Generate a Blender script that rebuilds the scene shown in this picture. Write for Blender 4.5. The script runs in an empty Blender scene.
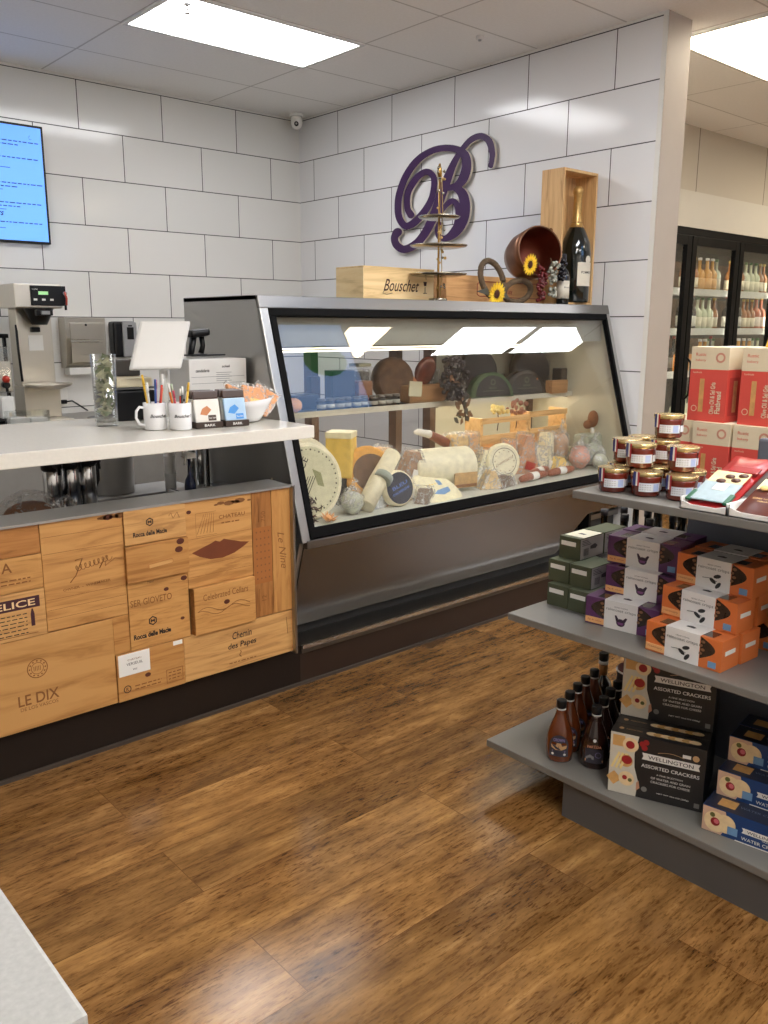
import bpy, bmesh, math, random
from mathutils import Vector, Matrix
random.seed(7)
PI = math.pi
SC = bpy.context.scene
COL = SC.collection

# ------------------------------------------------------------------ camera
cam_d = bpy.data.cameras.new('camera')
cam = bpy.data.objects.new('camera', cam_d); COL.objects.link(cam)
cam_d.sensor_fit = 'VERTICAL'; cam_d.sensor_height = 36.0
cam_d.lens = 852.5 / 1024 * 36.0
cam_d.clip_start = 0.02; cam_d.clip_end = 60
CAM = Vector((-4.3415, -5.9315, 1.4438))
yaw, pitch, roll = 0.8452, 0.2150, 0.0024
fw = Vector((math.cos(yaw)*math.cos(pitch), math.sin(yaw)*math.cos(pitch), -math.sin(pitch)))
rt = Vector((math.sin(yaw), -math.cos(yaw), 0)); up = rt.cross(fw)
r2 = rt*math.cos(roll) + up*math.sin(roll); u2 = -rt*math.sin(roll) + up*math.cos(roll)
M = Matrix((( r2.x, u2.x, -fw.x, CAM.x), (r2.y, u2.y, -fw.y, CAM.y), (r2.z, u2.z, -fw.z, CAM.z), (0, 0, 0, 1)))
cam.matrix_world = M
SC.camera = cam

# ------------------------------------------------------------------ world, exposure
w = bpy.data.worlds.new('world'); SC.world = w; w.use_nodes = True
w.node_tree.nodes['Background'].inputs[0].default_value = (0.62, 0.72, 0.9, 1)
w.node_tree.nodes['Background'].inputs[1].default_value = 1.0
vs = SC.view_settings
vs.view_transform = 'Standard'; vs.look = 'None'; vs.exposure = 0.27; vs.gamma = 1.0
vs.use_curve_mapping = False
LIGHT_POWER = 20.0         # emission of the ceiling troffers
CASE_POWER = 3.2          # emission of the strip lamp in the cheese case
COOLER_POWER = 22.0

# ------------------------------------------------------------------ materials
def srgb(r, g, b):
    f = lambda c: (c/12.92 if c <= .04045 else ((c+.055)/1.055)**2.4)
    return (f(r/255), f(g/255), f(b/255), 1)
MATS = {}
def nm(name):
    m = bpy.data.materials.new(name); m.use_nodes = True
    nt = m.node_tree; p = nt.nodes['Principled BSDF']; MATS[name] = m
    return m, nt, p
def mat(name, col, rough=.5, metal=0, var=.06, scale=12, bump=0, coat=0, emit=None, es=0, stretch=None, trans=0, spec=.5):
    """Principled with a procedural noise variation on the colour and the gloss."""
    if name in MATS: return MATS[name]
    m, nt, p = nm(name); N = nt.nodes; L = nt.links
    c = srgb(*col) if max(col) > 1 else (*col, 1)
    tc = N.new('ShaderNodeTexCoord'); mp = N.new('ShaderNodeMapping')
    if stretch: mp.inputs['Scale'].default_value = stretch
    nz = N.new('ShaderNodeTexNoise'); nz.inputs['Scale'].default_value = scale; nz.inputs['Detail'].default_value = 3
    L.new(tc.outputs['Object'], mp.inputs[0]); L.new(mp.outputs[0], nz.inputs['Vector'])
    mx = N.new('ShaderNodeMix'); mx.data_type = 'RGBA'
    mx.inputs[6].default_value = tuple(max(0, x*(1-var*2)) for x in c[:3])+(1,)
    mx.inputs[7].default_value = tuple(min(1, x*(1+var*2)) for x in c[:3])+(1,)
    L.new(nz.outputs['Fac'], mx.inputs[0]); L.new(mx.outputs[2], p.inputs['Base Color'])
    p.inputs['Roughness'].default_value = rough; p.inputs['Metallic'].default_value = metal; p.inputs['Specular IOR Level'].default_value = spec
    if coat: p.inputs['Coat Weight'].default_value = coat; p.inputs['Coat Roughness'].default_value = .08
    if bump:
        b = N.new('ShaderNodeBump'); b.inputs['Strength'].default_value = bump; b.inputs['Distance'].default_value = .004
        L.new(nz.outputs['Fac'], b.inputs['Height']); L.new(b.outputs[0], p.inputs['Normal'])
    if emit:
        p.inputs['Emission Color'].default_value = srgb(*emit); p.inputs['Emission Strength'].default_value = es
    if trans: p.inputs['Transmission Weight'].default_value = trans
    return m
def glassy(name, tint=(1, 1, 1), base=.04, rough=0.0, gl=1.0):
    """thin pane: clear with a Schlick reflection from both sides"""
    if name in MATS: return MATS[name]
    m, nt, p = nm(name); N = nt.nodes; L = nt.links; N.remove(p)
    out = N['Material Output']
    t = N.new('ShaderNodeBsdfTransparent'); t.inputs[0].default_value = (*tint, 1)
    g = N.new('ShaderNodeBsdfGlossy'); g.inputs['Roughness'].default_value = rough; g.inputs[0].default_value = (gl, gl, gl, 1)
    lw = N.new('ShaderNodeLayerWeight'); lw.inputs[0].default_value = .5
    pw = N.new('ShaderNodeMath'); pw.operation = 'POWER'; pw.inputs[1].default_value = 4.5
    ma = N.new('ShaderNodeMath'); ma.operation = 'MULTIPLY_ADD'; ma.inputs[1].default_value = 1-base; ma.inputs[2].default_value = base
    mx = N.new('ShaderNodeMixShader')
    L.new(lw.outputs['Facing'], pw.inputs[0]); L.new(pw.outputs[0], ma.inputs[0]); L.new(ma.outputs[0], mx.inputs[0])
    L.new(t.outputs[0], mx.inputs[1]); L.new(g.outputs[0], mx.inputs[2]); L.new(mx.outputs[0], out.inputs[0])
    return m
def emis(name, col, s):
    if name in MATS: return MATS[name]
    m, nt, p = nm(name)
    p.inputs['Base Color'].default_value = srgb(*col); p.inputs['Emission Color'].default_value = srgb(*col)
    p.inputs['Emission Strength'].default_value = s
    return m
def brick_mat(name, ax_u, ax_v, su, sv, ou, ov, bw, rh, off, mort, c1, c2, cm, rough, bump=.3, noise=0):
    """grid of tiles laid out in world metres; u = su*P[ax_u] + ou"""
    m, nt, p = nm(name); N = nt.nodes; L = nt.links
    ge = N.new('ShaderNodeNewGeometry'); sp = N.new('ShaderNodeSeparateXYZ'); L.new(ge.outputs['Position'], sp.inputs[0])
    def lin(ax, s, o):
        a = N.new('ShaderNodeMath'); a.operation = 'MULTIPLY_ADD'; a.inputs[1].default_value = s; a.inputs[2].default_value = o
        L.new(sp.outputs[ax], a.inputs[0]); return a
    u = lin(ax_u, su, ou); v = lin(ax_v, sv, ov)
    cb = N.new('ShaderNodeCombineXYZ'); L.new(u.outputs[0], cb.inputs[0]); L.new(v.outputs[0], cb.inputs[1])
    b = N.new('ShaderNodeTexBrick'); L.new(cb.outputs[0], b.inputs['Vector'])
    b.offset = off; b.squash = 1; b.inputs['Scale'].default_value = 1
    b.inputs['Mortar Size'].default_value = mort; b.inputs['Mortar Smooth'].default_value = .1; b.inputs['Bias'].default_value = 0
    b.inputs['Brick Width'].default_value = bw; b.inputs['Row Height'].default_value = rh
    b.inputs['Color1'].default_value = srgb(*c1); b.inputs['Color2'].default_value = srgb(*c2); b.inputs['Mortar'].default_value = srgb(*cm)
    col = b.outputs['Color']
    if noise:
        nz = N.new('ShaderNodeTexNoise'); nz.inputs['Scale'].default_value = 60; nz.inputs['Detail'].default_value = 4
        L.new(ge.outputs['Position'], nz.inputs['Vector'])
        mx = N.new('ShaderNodeMix'); mx.data_type = 'RGBA'; mx.blend_type = 'MULTIPLY'; mx.inputs[0].default_value = noise
        L.new(col, mx.inputs[6]); L.new(nz.outputs['Fac'], mx.inputs[7]); col = mx.outputs[2]
    L.new(col, p.inputs['Base Color'])
    rr = N.new('ShaderNodeMath'); rr.operation = 'MULTIPLY_ADD'; rr.inputs[1].default_value = .7; rr.inputs[2].default_value = rough
    L.new(b.outputs['Fac'], rr.inputs[0]); L.new(rr.outputs[0], p.inputs['Roughness'])
    bp = N.new('ShaderNodeBump'); bp.invert = True; bp.inputs['Strength'].default_value = bump; bp.inputs['Distance'].default_value = .003
    L.new(b.outputs['Fac'], bp.inputs['Height']); L.new(bp.outputs[0], p.inputs['Normal'])
    return m

TW, TH = .6136, .3068
tile_back = brick_mat('glazed_tile_back_wall', 1, 2, -1, 1, -.4974+TW*20, -2.7254+TH*21, TW, TH, .5, .003,
                      (234, 234, 234), (229, 229, 230), (58, 57, 56), .13)
tile_left = brick_mat('glazed_tile_left_wall', 0, 2, -1, 1, -.5882+TW*20, -2.7254+TH*21, TW, TH, .5, .003,
                      (230, 228, 223), (224, 223, 218), (58, 57, 56), .13)
ceil_m = brick_mat('ceiling_panels', 0, 1, 1, 1, .82+1.22*20, 1.18+.6096*40, 1.22, .6096, 0, .006,
                   (248, 247, 244), (245, 244, 241), (204, 201, 197), .9, .6, .10)
panel_far = brick_mat('painted_wall_panels', 0, 2, 1, 1, 10.78, 20.0, 1.22, 9, 0, .006,
                      (196, 188, 172), (192, 184, 168), (120, 112, 100), .7)

def floor_mat():
    m, nt, p = nm('worn_wood_plank_floor'); N = nt.nodes; L = nt.links
    ge = N.new('ShaderNodeNewGeometry'); sp = N.new('ShaderNodeSeparateXYZ'); L.new(ge.outputs['Position'], sp.inputs[0])
    cb = N.new('ShaderNodeCombineXYZ')
    au = N.new('ShaderNodeMath'); au.operation = 'ADD'; au.inputs[1].default_value = 3.39+1.22*12
    av = N.new('ShaderNodeMath'); av.operation = 'ADD'; av.inputs[1].default_value = 3.925+.228*60
    L.new(sp.outputs[0], au.inputs[0]); L.new(sp.outputs[1], av.inputs[0])
    L.new(au.outputs[0], cb.inputs[0]); L.new(av.outputs[0], cb.inputs[1])
    b = N.new('ShaderNodeTexBrick'); L.new(cb.outputs[0], b.inputs['Vector'])
    b.offset = .37; b.offset_frequency = 2; b.inputs['Scale'].default_value = 1
    b.inputs['Brick Width'].default_value = 1.22; b.inputs['Row Height'].default_value = .228
    b.inputs['Mortar Size'].default_value = .0013; b.inputs['Mortar Smooth'].default_value = .6
    b.inputs['Color1'].default_value = (0, 0, 0, 1); b.inputs['Color2'].default_value = (1, 1, 1, 1); b.inputs['Mortar'].default_value = (.3, .3, .3, 1)
    # per-board offset of the grain
    sh = N.new('ShaderNodeVectorMath'); sh.operation = 'SCALE'; sh.inputs['Scale'].default_value = 7.3
    L.new(b.outputs['Color'], sh.inputs[0])
    ad = N.new('ShaderNodeVectorMath'); ad.operation = 'ADD'; L.new(ge.outputs['Position'], ad.inputs[0]); L.new(sh.outputs[0], ad.inputs[1])
    def noise(sc, det, rough, vec):
        mp = N.new('ShaderNodeMapping'); mp.inputs['Scale'].default_value = vec; L.new(ad.outputs[0], mp.inputs[0])
        n = N.new('ShaderNodeTexNoise'); n.inputs['Scale'].default_value = sc; n.inputs['Detail'].default_value = det
        n.inputs['Roughness'].default_value = rough; L.new(mp.outputs[0], n.inputs['Vector']); return n
    g1 = noise(4, 9, .62, (1.0, 6.0, 1)); g2 = noise(1.7, 5, .62, (1, 1.9, 1)); g3 = noise(26, 7, .72, (1, 5.5, 1))
    def ramp(src, *st):
        r = N.new('ShaderNodeValToRGB'); L.new(src, r.inputs[0]); e = r.color_ramp.elements
        e[0].position, e[0].color = st[0]; e[1].position, e[1].color = st[-1]
        for q, c in st[1:-1]: x = e.new(q); x.color = c
        return r.outputs[0]
    def mul(a_, b_, f=1.0):
        m_ = N.new('ShaderNodeMix'); m_.data_type = 'RGBA'; m_.blend_type = 'MULTIPLY'
        if isinstance(f, float): m_.inputs[0].default_value = f
        else: L.new(f, m_.inputs[0])
        L.new(a_, m_.inputs[6]); L.new(b_, m_.inputs[7]); return m_.outputs[2]
    base = ramp(g1.outputs['Fac'], (.28, srgb(92, 64, 34)), (.45, srgb(130, 95, 54)), (.6, srgb(154, 116, 68)), (.78, srgb(186, 148, 96)))
    blot = ramp(g2.outputs['Fac'], (.32, (.60, .53, .46, 1)), (.62, (1.05, 1.03, 1.0, 1)))
    # scratches show mostly where the boards are worn
    fleck = ramp(g3.outputs['Fac'], (.38, (.30, .21, .14, 1)), (.50, (1, 1, 1, 1)))
    wear = ramp(g2.outputs['Fac'], (.40, (1, 1, 1, 1)), (.66, (.28, .28, .28, 1)))
    m2o = mul(mul(base, blot), fleck, wear)
    bt = N.new('ShaderNodeMapRange'); bt.inputs[3].default_value = .74; bt.inputs[4].default_value = 1.22; L.new(b.outputs['Color'], bt.inputs[0])
    m3 = N.new('ShaderNodeMix'); m3.data_type = 'RGBA'; m3.blend_type = 'MULTIPLY'; m3.inputs[0].default_value = 1
    L.new(m2o, m3.inputs[6]); L.new(bt.outputs[0], m3.inputs[7])
    m4 = N.new('ShaderNodeMix'); m4.data_type = 'RGBA'; L.new(b.outputs['Fac'], m4.inputs[0])
    L.new(m3.outputs[2], m4.inputs[6]); m4.inputs[7].default_value = srgb(88, 56, 26)
    L.new(m4.outputs[2], p.inputs['Base Color'])
    rr = N.new('ShaderNodeMapRange'); rr.inputs[3].default_value = .14; rr.inputs[4].default_value = .06
    L.new(g3.outputs['Fac'], rr.inputs[0]); L.new(rr.outputs[0], p.inputs['Roughness'])
    bp = N.new('ShaderNodeBump'); bp.inputs['Strength'].default_value = .22; bp.inputs['Distance'].default_value = .0012
    L.new(g3.outputs['Fac'], bp.inputs['Height']); L.new(bp.outputs[0], p.inputs['Normal'])
    return m
FLOOR = floor_mat()

def wood(name, c1, c2, scale=5, axis=0, rough=.5, knots=True):
    if name in MATS: return MATS[name]
    m, nt, p = nm(name); N = nt.nodes; L = nt.links
    tc = N.new('ShaderNodeTexCoord'); mp = N.new('ShaderNodeMapping')
    s = [14, 14, 14]; s[axis] = 1.4; mp.inputs['Scale'].default_value = s
    L.new(tc.outputs['Object'], mp.inputs[0])
    n = N.new('ShaderNodeTexNoise'); n.inputs['Scale'].default_value = scale*.45; n.inputs['Detail'].default_value = 6
    n.inputs['Roughness'].default_value = .6; n.inputs['Distortion'].default_value = 1.2; L.new(mp.outputs[0], n.inputs['Vector'])
    r = N.new('ShaderNodeValToRGB'); L.new(n.outputs['Fac'], r.inputs[0])
    r.color_ramp.elements[0].position = .36; r.color_ramp.elements[0].color = srgb(*[c*.94 for c in c1])
    r.color_ramp.elements[1].position = .58; r.color_ramp.elements[1].color = srgb(*c2)
    x_ = r.color_ramp.elements.new(.46); x_.color = srgb(*[(a+b)/2 for a, b in zip(c1, c2)])
    L.new(r.outputs[0], p.inputs['Base Color']); p.inputs['Roughness'].default_value = rough
    return m
def steel(name, col=(176, 174, 170), rough=.3, axis=2):
    if name in MATS: return MATS[name]
    m, nt, p = nm(name); N = nt.nodes; L = nt.links
    tc = N.new('ShaderNodeTexCoord'); mp = N.new('ShaderNodeMapping')
    s = [70, 70, 70]; s[axis] = 1.5; mp.inputs['Scale'].default_value = s; L.new(tc.outputs['Object'], mp.inputs[0])
    n = N.new('ShaderNodeTexNoise'); n.inputs['Scale'].default_value = 1; n.inputs['Detail'].default_value = 2; L.new(mp.outputs[0], n.inputs['Vector'])
    rr = N.new('ShaderNodeMapRange'); rr.inputs[3].default_value = rough*.75; rr.inputs[4].default_value = rough*1.3
    L.new(n.outputs['Fac'], rr.inputs[0]); L.new(rr.outputs[0], p.inputs['Roughness'])
    p.inputs['Base Color'].default_value = srgb(*col); p.inputs['Metallic'].default_value = 1
    return m

# ------------------------------------------------------------------ geometry helpers
TXT = {}
def text_geo(body, shear=0, bold=0, res=3):
    k = (body, shear, bold, res)
    if k in TXT: return TXT[k]
    c = bpy.data.curves.new('lettering', 'FONT'); c.body = body; c.shear = shear; c.offset = bold
    c.align_x = 'CENTER'; c.align_y = 'CENTER'; c.resolution_u = res; c.size = 1
    o = bpy.data.objects.new('lettering', c); COL.objects.link(o)
    dg = bpy.context.evaluated_depsgraph_get()
    me = bpy.data.meshes.new_from_object(o.evaluated_get(dg))
    vs_ = [v.co.copy() for v in me.vertices]; fs = [tuple(p.vertices) for p in me.polygons]
    bpy.data.objects.remove(o); bpy.data.curves.remove(c); bpy.data.meshes.remove(me)
    TXT[k] = (vs_, fs); return TXT[k]

def frame(o, u, v, n=None):
    """matrix whose x, y, z columns are u, v, n"""
    u = Vector(u).normalized(); v = Vector(v).normalized()
    n = Vector(n).normalized() if n is not None else u.cross(v)
    return Matrix(((u.x, v.x, n.x, o[0]), (u.y, v.y, n.y, o[1]), (u.z, v.z, n.z, o[2]), (0, 0, 0, 1)))
I4 = Matrix.Identity(4)
class MB:
    def __init__(s): s.v = []; s.f = []; s.m = []; s.sm = []; s.mats = []
    def mi(s, m):
        if m not in s.mats: s.mats.append(m)
        return s.mats.index(m)
    def add(s, vs_, fs, m, X=I4, smooth=False):
        b = len(s.v); s.v += [X @ Vector(v) for v in vs_]; i = s.mi(m)
        for f in fs: s.f.append(tuple(b+k for k in f)); s.m.append(i); s.sm.append(smooth)
        return s
    def box(s, lo, hi, m, X=I4, bev=0):
        bm = bmesh.new(); bmesh.ops.create_cube(bm, size=1)
        lo, hi = Vector(lo), Vector(hi); c = (lo+hi)/2; d = hi-lo
        for v in bm.verts: v.co = Vector((v.co.x*d.x, v.co.y*d.y, v.co.z*d.z)) + c
        if bev: bmesh.ops.bevel(bm, geom=bm.edges[:], offset=min(bev, min(abs(x) for x in d)*.45), segments=2, affect='EDGES', profile=.6)
        bm.verts.index_update()
        s.add([v.co for v in bm.verts], [tuple(v.index for v in f.verts) for f in bm.faces], m, X); bm.free(); return s
    def quad(s, a, b, c, d, m, X=I4): return s.add([a, b, c, d], [(0, 1, 2, 3)], m, X)
    def rect(s, x0, y0, x1, y1, m, X=I4, z=0): return s.add([(x0, y0, z), (x1, y0, z), (x1, y1, z), (x0, y1, z)], [(0, 1, 2, 3)], m, X)
    def poly(s, pts, m, X=I4, z=0): return s.add([(p[0], p[1], z) for p in pts], [tuple(range(len(pts)))], m, X)
    def prism(s, pts, z0, z1, m, X=I4, smooth=False):
        n = len(pts); vs_ = [(p[0], p[1], z0) for p in pts]+[(p[0], p[1], z1) for p in pts]
        s.add(vs_, [tuple(range(n-1, -1, -1)), tuple(range(n, 2*n))], m, X)
        s.add(vs_, [(i, (i+1) % n, n+(i+1) % n, n+i) for i in range(n)], m, X, smooth); return s
    def lathe(s, prof, m, X=I4, seg=24, smooth=True, arc=2*PI, sx=1, sy=1, cap=True):
        vs_ = []; fs = []; n = len(prof); full = arc > 6.28; k = seg if full else seg+1
        for j in range(k):
            a = arc*j/seg
            for r, z in prof: vs_.append((r*math.cos(a)*sx, r*math.sin(a)*sy, z))
        for j in range(seg):
            j2 = (j+1) % k
            for i in range(n-1):
                fs.append((j*n+i, j2*n+i, j2*n+i+1, j*n+i+1))
        s.add(vs_, fs, m, X, smooth)
        if full and cap:
            for i, rev in ((0, True), (n-1, False)):
                if prof[i][0] > 1e-5:
                    ring = [vs_[j*n+i] for j in range(k)]
                    s.add(ring[::-1] if rev else ring, [tuple(range(k))], m, X)
        return s
    def cyl(s, r, z0, z1, m, X=I4, seg=24, bev=0, r1=None):
        r1 = r if r1 is None else r1
        pr = [(r, z0), (r1, z1)] if not bev else [(r-bev, z0), (r-bev*.3, z0+bev*.3), (r, z0+bev), (r1, z1-bev), (r1-bev*.3, z1-bev*.3), (r1-bev, z1)]
        return s.lathe(pr, m, X, seg)
    def disc(s, r, m, X=I4, z=0, seg=24, rx=1, ry=1): return s.poly([(r*rx*math.cos(2*PI*i/seg), r*ry*math.sin(2*PI*i/seg)) for i in range(seg)], m, X, z)
    def ring(s, r0, r1, m, X=I4, z=0, seg=32):
        vs_ = []; 
        for i in range(seg):
            a = 2*PI*i/seg; vs_ += [(r0*math.cos(a), r0*math.sin(a), z), (r1*math.cos(a), r1*math.sin(a), z)]
        return s.add(vs_, [(2*i, 2*i+1, (2*i+3) % (2*seg), (2*i+2) % (2*seg)) for i in range(seg)], m, X)
    def tube(s, pts, r, m, X=I4, seg=8, closed=False):
        pts = [Vector(p) for p in pts]; n = len(pts); vs_ = []; fs = []
        rr = r if isinstance(r, (list, tuple)) else [r]*n
        prev = None
        for i, p in enumerate(pts):
            d = (pts[(i+1) % n]-pts[i-1]) if closed else (pts[min(i+1, n-1)]-pts[max(i-1, 0)])
            d.normalize()
            if prev is None:
                a = Vector((0, 0, 1)) if abs(d.z) < .9 else Vector((1, 0, 0)); a = d.cross(a).normalized()
            else: a = (prev-d*prev.dot(d)).normalized()
            prev = a; b = d.cross(a)
            for k in range(seg):
                t = 2*PI*k/seg; vs_.append(p+(a*math.cos(t)+b*math.sin(t))*rr[i])
        for i in range(n if closed else n-1):
            j = (i+1) % n
            for k in range(seg): fs.append((i*seg+k, i*seg+(k+1) % seg, j*seg+(k+1) % seg, j*seg+k))
        s.add(vs_, fs, m, X, True)
        if not closed:
            s.add(vs_[:seg], [tuple(range(seg-1, -1, -1))], m, X); s.add(vs_[-seg:], [tuple(range(seg))], m, X)
        return s
    def ball(s, r, m, X=I4, seg=16, rings=10, noise=0, seed=0):
        rnd = random.Random(seed); ph = [rnd.uniform(0, 6.28) for _ in range(6)]
        vs_ = []; fs = []
        for i in range(rings+1):
            t = PI*i/rings
            for j in range(seg):
                a = 2*PI*j/seg; d = Vector((math.sin(t)*math.cos(a), math.sin(t)*math.sin(a), math.cos(t)))
                k = 1+noise*(math.sin(5*d.x+ph[0])+math.sin(7*d.y+ph[1])+math.sin(6*d.z+ph[2])+.6*math.sin(13*d.x+11*d.y+ph[3]))/3
                vs_.append(d*r*k)
        for i in range(rings):
            for j in range(seg): fs.append((i*seg+j, (i+1)*seg+j, (i+1)*seg+(j+1) % seg, i*seg+(j+1) % seg))
        return s.add(vs_, fs, m, X, True)
    def text(s, body, h, m, X=I4, cx=0, cy=0, z=.0006, w=None, shear=0, bold=0, rot=0):
        vs_, fs = text_geo(body, shear, bold)
        if not vs_: return s
        xs = [v.x for v in vs_]; ys = [v.y for v in vs_]
        W = max(xs)-min(xs); Hh = max(ys)-min(ys); mx_ = (max(xs)+min(xs))/2; my = (max(ys)+min(ys))/2
        sy = h/Hh; sx = (w/W) if w else sy; c, q = math.cos(rot), math.sin(rot)
        o = []
        for v in vs_:
            a = (v.x-mx_)*sx; b = (v.y-my)*sy; o.append((cx+a*c-b*q, cy+a*q+b*c, z))
        return s.add(o, fs, m, X)
    def build(s, name, parent=None, world=False, autosm=True):
        me = bpy.data.meshes.new(name)
        vs_ = s.v
        if world and parent is not None:
            t = parent
            while t.parent: t = t.parent
            inv = (Matrix.Translation(t.location) @ t.rotation_euler.to_matrix().to_4x4()).inverted()
            vs_ = [inv @ v for v in vs_]
        me.from_pydata([tuple(v) for v in vs_], [], s.f)
        for m in s.mats: me.materials.append(m)
        me.polygons.foreach_set('material_index', s.m); me.polygons.foreach_set('use_smooth', s.sm); me.update()
        bm = bmesh.new(); bm.from_mesh(me); bmesh.ops.remove_doubles(bm, verts=bm.verts, dist=1e-6); bm.to_mesh(me); bm.free()
        o = bpy.data.objects.new(name, me); COL.objects.link(o)
        if parent is not None: o.parent = parent
        return o
def T(x=0, y=0, z=0): return Matrix.Translation((x, y, z))
def RZ(a): return Matrix.Rotation(a, 4, 'Z')
def RX(a): return Matrix.Rotation(a, 4, 'X')
def RY(a): return Matrix.Rotation(a, 4, 'Y')
def S3(x, y, z): return Matrix.Diagonal((x, y, z, 1))
def tag(o, label=None, cat=None, group=None, kind=None):
    if label: o['label'] = label
    if cat: o['category'] = cat
    if group: o['group'] = group
    if kind: o['kind'] = kind
    return o
def thing(name, label, cat, loc=(0, 0, 0), rz=0, group=None):
    o = bpy.data.objects.new(name, None); COL.objects.link(o); o.empty_display_size = .05
    o.location = loc; o.rotation_euler = (0, 0, rz)
    o.matrix_world = T(*loc) @ RZ(rz)
    return tag(o, label, cat, group)
def struct(name, mb): return tag(mb.build(name), kind='structure')
def dup(root, loc, rz, label=None, group=None, rot=None):
    r = root.copy(); COL.objects.link(r); r.location = loc
    r.rotation_euler = rot if rot else (0, 0, rz)
    if label: r['label'] = label
    if group: r['group'] = group
    for ch in root.children:
        c = ch.copy(); COL.objects.link(c); c.parent = r
        for g in ch.children:
            d = g.copy(); COL.objects.link(d); d.parent = c
    return r

WHITE = mat('white_gloss', (238, 238, 234), .25, var=.01)
PAPER = mat('white_paper', (228, 226, 220), .7, var=.02)
BLACK = mat('black_plastic', (16, 16, 18), .35, var=.05, spec=.3)
BLACKM = mat('black_metal', (11, 11, 12), .45, var=.05, spec=.15)
INK = mat('black_ink', (26, 22, 22), .7, var=.02)
BRAND = mat('burnt_brand_mark', (128, 82, 40), .8, var=.08)
STEEL = steel('brushed_steel', rough=.28)
STEELH = steel('brushed_steel_horizontal', rough=.3, axis=0)
STEELD = steel('dark_brushed_steel', (120, 116, 110), .34, axis=0)
CHROME = steel('chrome', (200, 200, 200), .12)
GREY = mat('grey_powder_coated_metal', (118, 116, 112), .32, var=.02)
GREYD = mat('dark_grey_powder_coated_metal', (86, 85, 84), .45, var=.02)
KICK = mat('dark_brown_vinyl_kick', (30, 21, 15), .5, var=.08, spec=.3)
GLASS = glassy('case_glass', (.955, .955, .945), .04)
CGLASS = glassy('cooler_glass', (.93, .95, .94), .05)
JARG = glassy('thin_clear_glass', (.96, .97, .97), .08)
def film_mat():
    m, nt, p = nm('crinkled_plastic_film'); N = nt.nodes; L = nt.links
    p.inputs['Base Color'].default_value = (.8, .8, .78, 1); p.inputs['Roughness'].default_value = .2
    t = N.new('ShaderNodeBsdfTransparent'); mx = N.new('ShaderNodeMixShader')
    tc = N.new('ShaderNodeTexCoord'); v = N.new('ShaderNodeTexNoise'); v.inputs['Scale'].default_value = 38; v.inputs['Detail'].default_value = 3; v.inputs['Distortion'].default_value = 1.5
    L.new(tc.outputs['Object'], v.inputs['Vector'])
    mr = N.new('ShaderNodeMapRange'); mr.inputs[1].default_value = .48; mr.inputs[2].default_value = .72; mr.inputs[3].default_value = .10; mr.inputs[4].default_value = .7
    L.new(v.outputs['Fac'], mr.inputs[0]); L.new(mr.outputs[0], mx.inputs[0]); L.new(t.outputs[0], mx.inputs[1]); L.new(p.outputs[0], mx.inputs[2])
    b = N.new('ShaderNodeBump'); b.inputs['Strength'].default_value = .8; b.inputs['Distance'].default_value = .006; L.new(v.outputs['Fac'], b.inputs['Height']); L.new(b.outputs[0], p.inputs['Normal'])
    L.new(mx.outputs[0], N['Material Output'].inputs[0]); return m
FILM = film_mat()
# ================================================================== THE ROOM
H = 3.05
struct('floor', MB().box((-6.5, -8.0, -.1), (6.5, .1, 0), FLOOR))
struct('ceiling', MB().box((-6.5, -8.0, H), (6.5, .1, H+.1), ceil_m))
struct('wall_left', MB().box((-6.5, 0, 0), (.25, .12, H), tile_left))
struct('wall_back', MB().box((0, -3.24, 0), (.215, 0, H), tile_back))
TRIMC = mat('beige_painted_trim', (172, 160, 146), .55, var=.015)
mb = MB().box((-.003, -3.262, 0), (.23, -3.24, H), TRIMC).box((-.004, -3.262, 0), (.0, -3.232, H), PAPER)
struct('trim_1', mb)
struct('trim_2', MB().box((-.006, -3.23, H-.012), (0, 0, H), PAPER).box((-6.5, -.01, H-.016), (-.01, 0, H), PAPER))
struct('wall_cooler_side', MB().box((.215, -2.0, 2.25), (6.5, -1.86, H), panel_far).box((.215, -2.0, 0), (.9, -1.86, 2.25), panel_far))
struct('wall_right', MB().box((6.38, -8, 0), (6.5, -2.0, H), panel_far))
plain = mat('painted_wall', (232, 229, 222), .8, var=.02)
struct('wall_behind', MB().box((-6.5, -8, 0), (-6.4, 0, H), plain))
# street side wall with a shop window
mb = MB().box((-6.5, -8, 0), (-.9, -7.9, H), plain).box((1.1, -8, 0), (6.5, -7.9, H), plain).box((-.9, -8, 0), (1.1, -7.9, .9), plain).box((-.9, -8, 2.9), (1.1, -7.9, H), plain)
struct('wall_front', mb)
FRM = mat('window_frame', (60, 60, 62), .5)
mb = MB()
for x in (-.9, .08, 1.04): mb.box((x, -7.97, .9), (x+.06, -7.91, 2.9), FRM)
for z in (.9, 2.84): mb.box((-.9, -7.97, z), (1.1, -7.91, z+.06), FRM)
mb.box((-.86, -7.945, .95), (1.06, -7.935, 2.85), JARG)
struct('window_1', mb)
struct('baseboard_left', MB().box((-6.4, -.015, 0), (0, 0, .1), mat('red_brown_base', (96, 58, 40), .6)))

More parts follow.
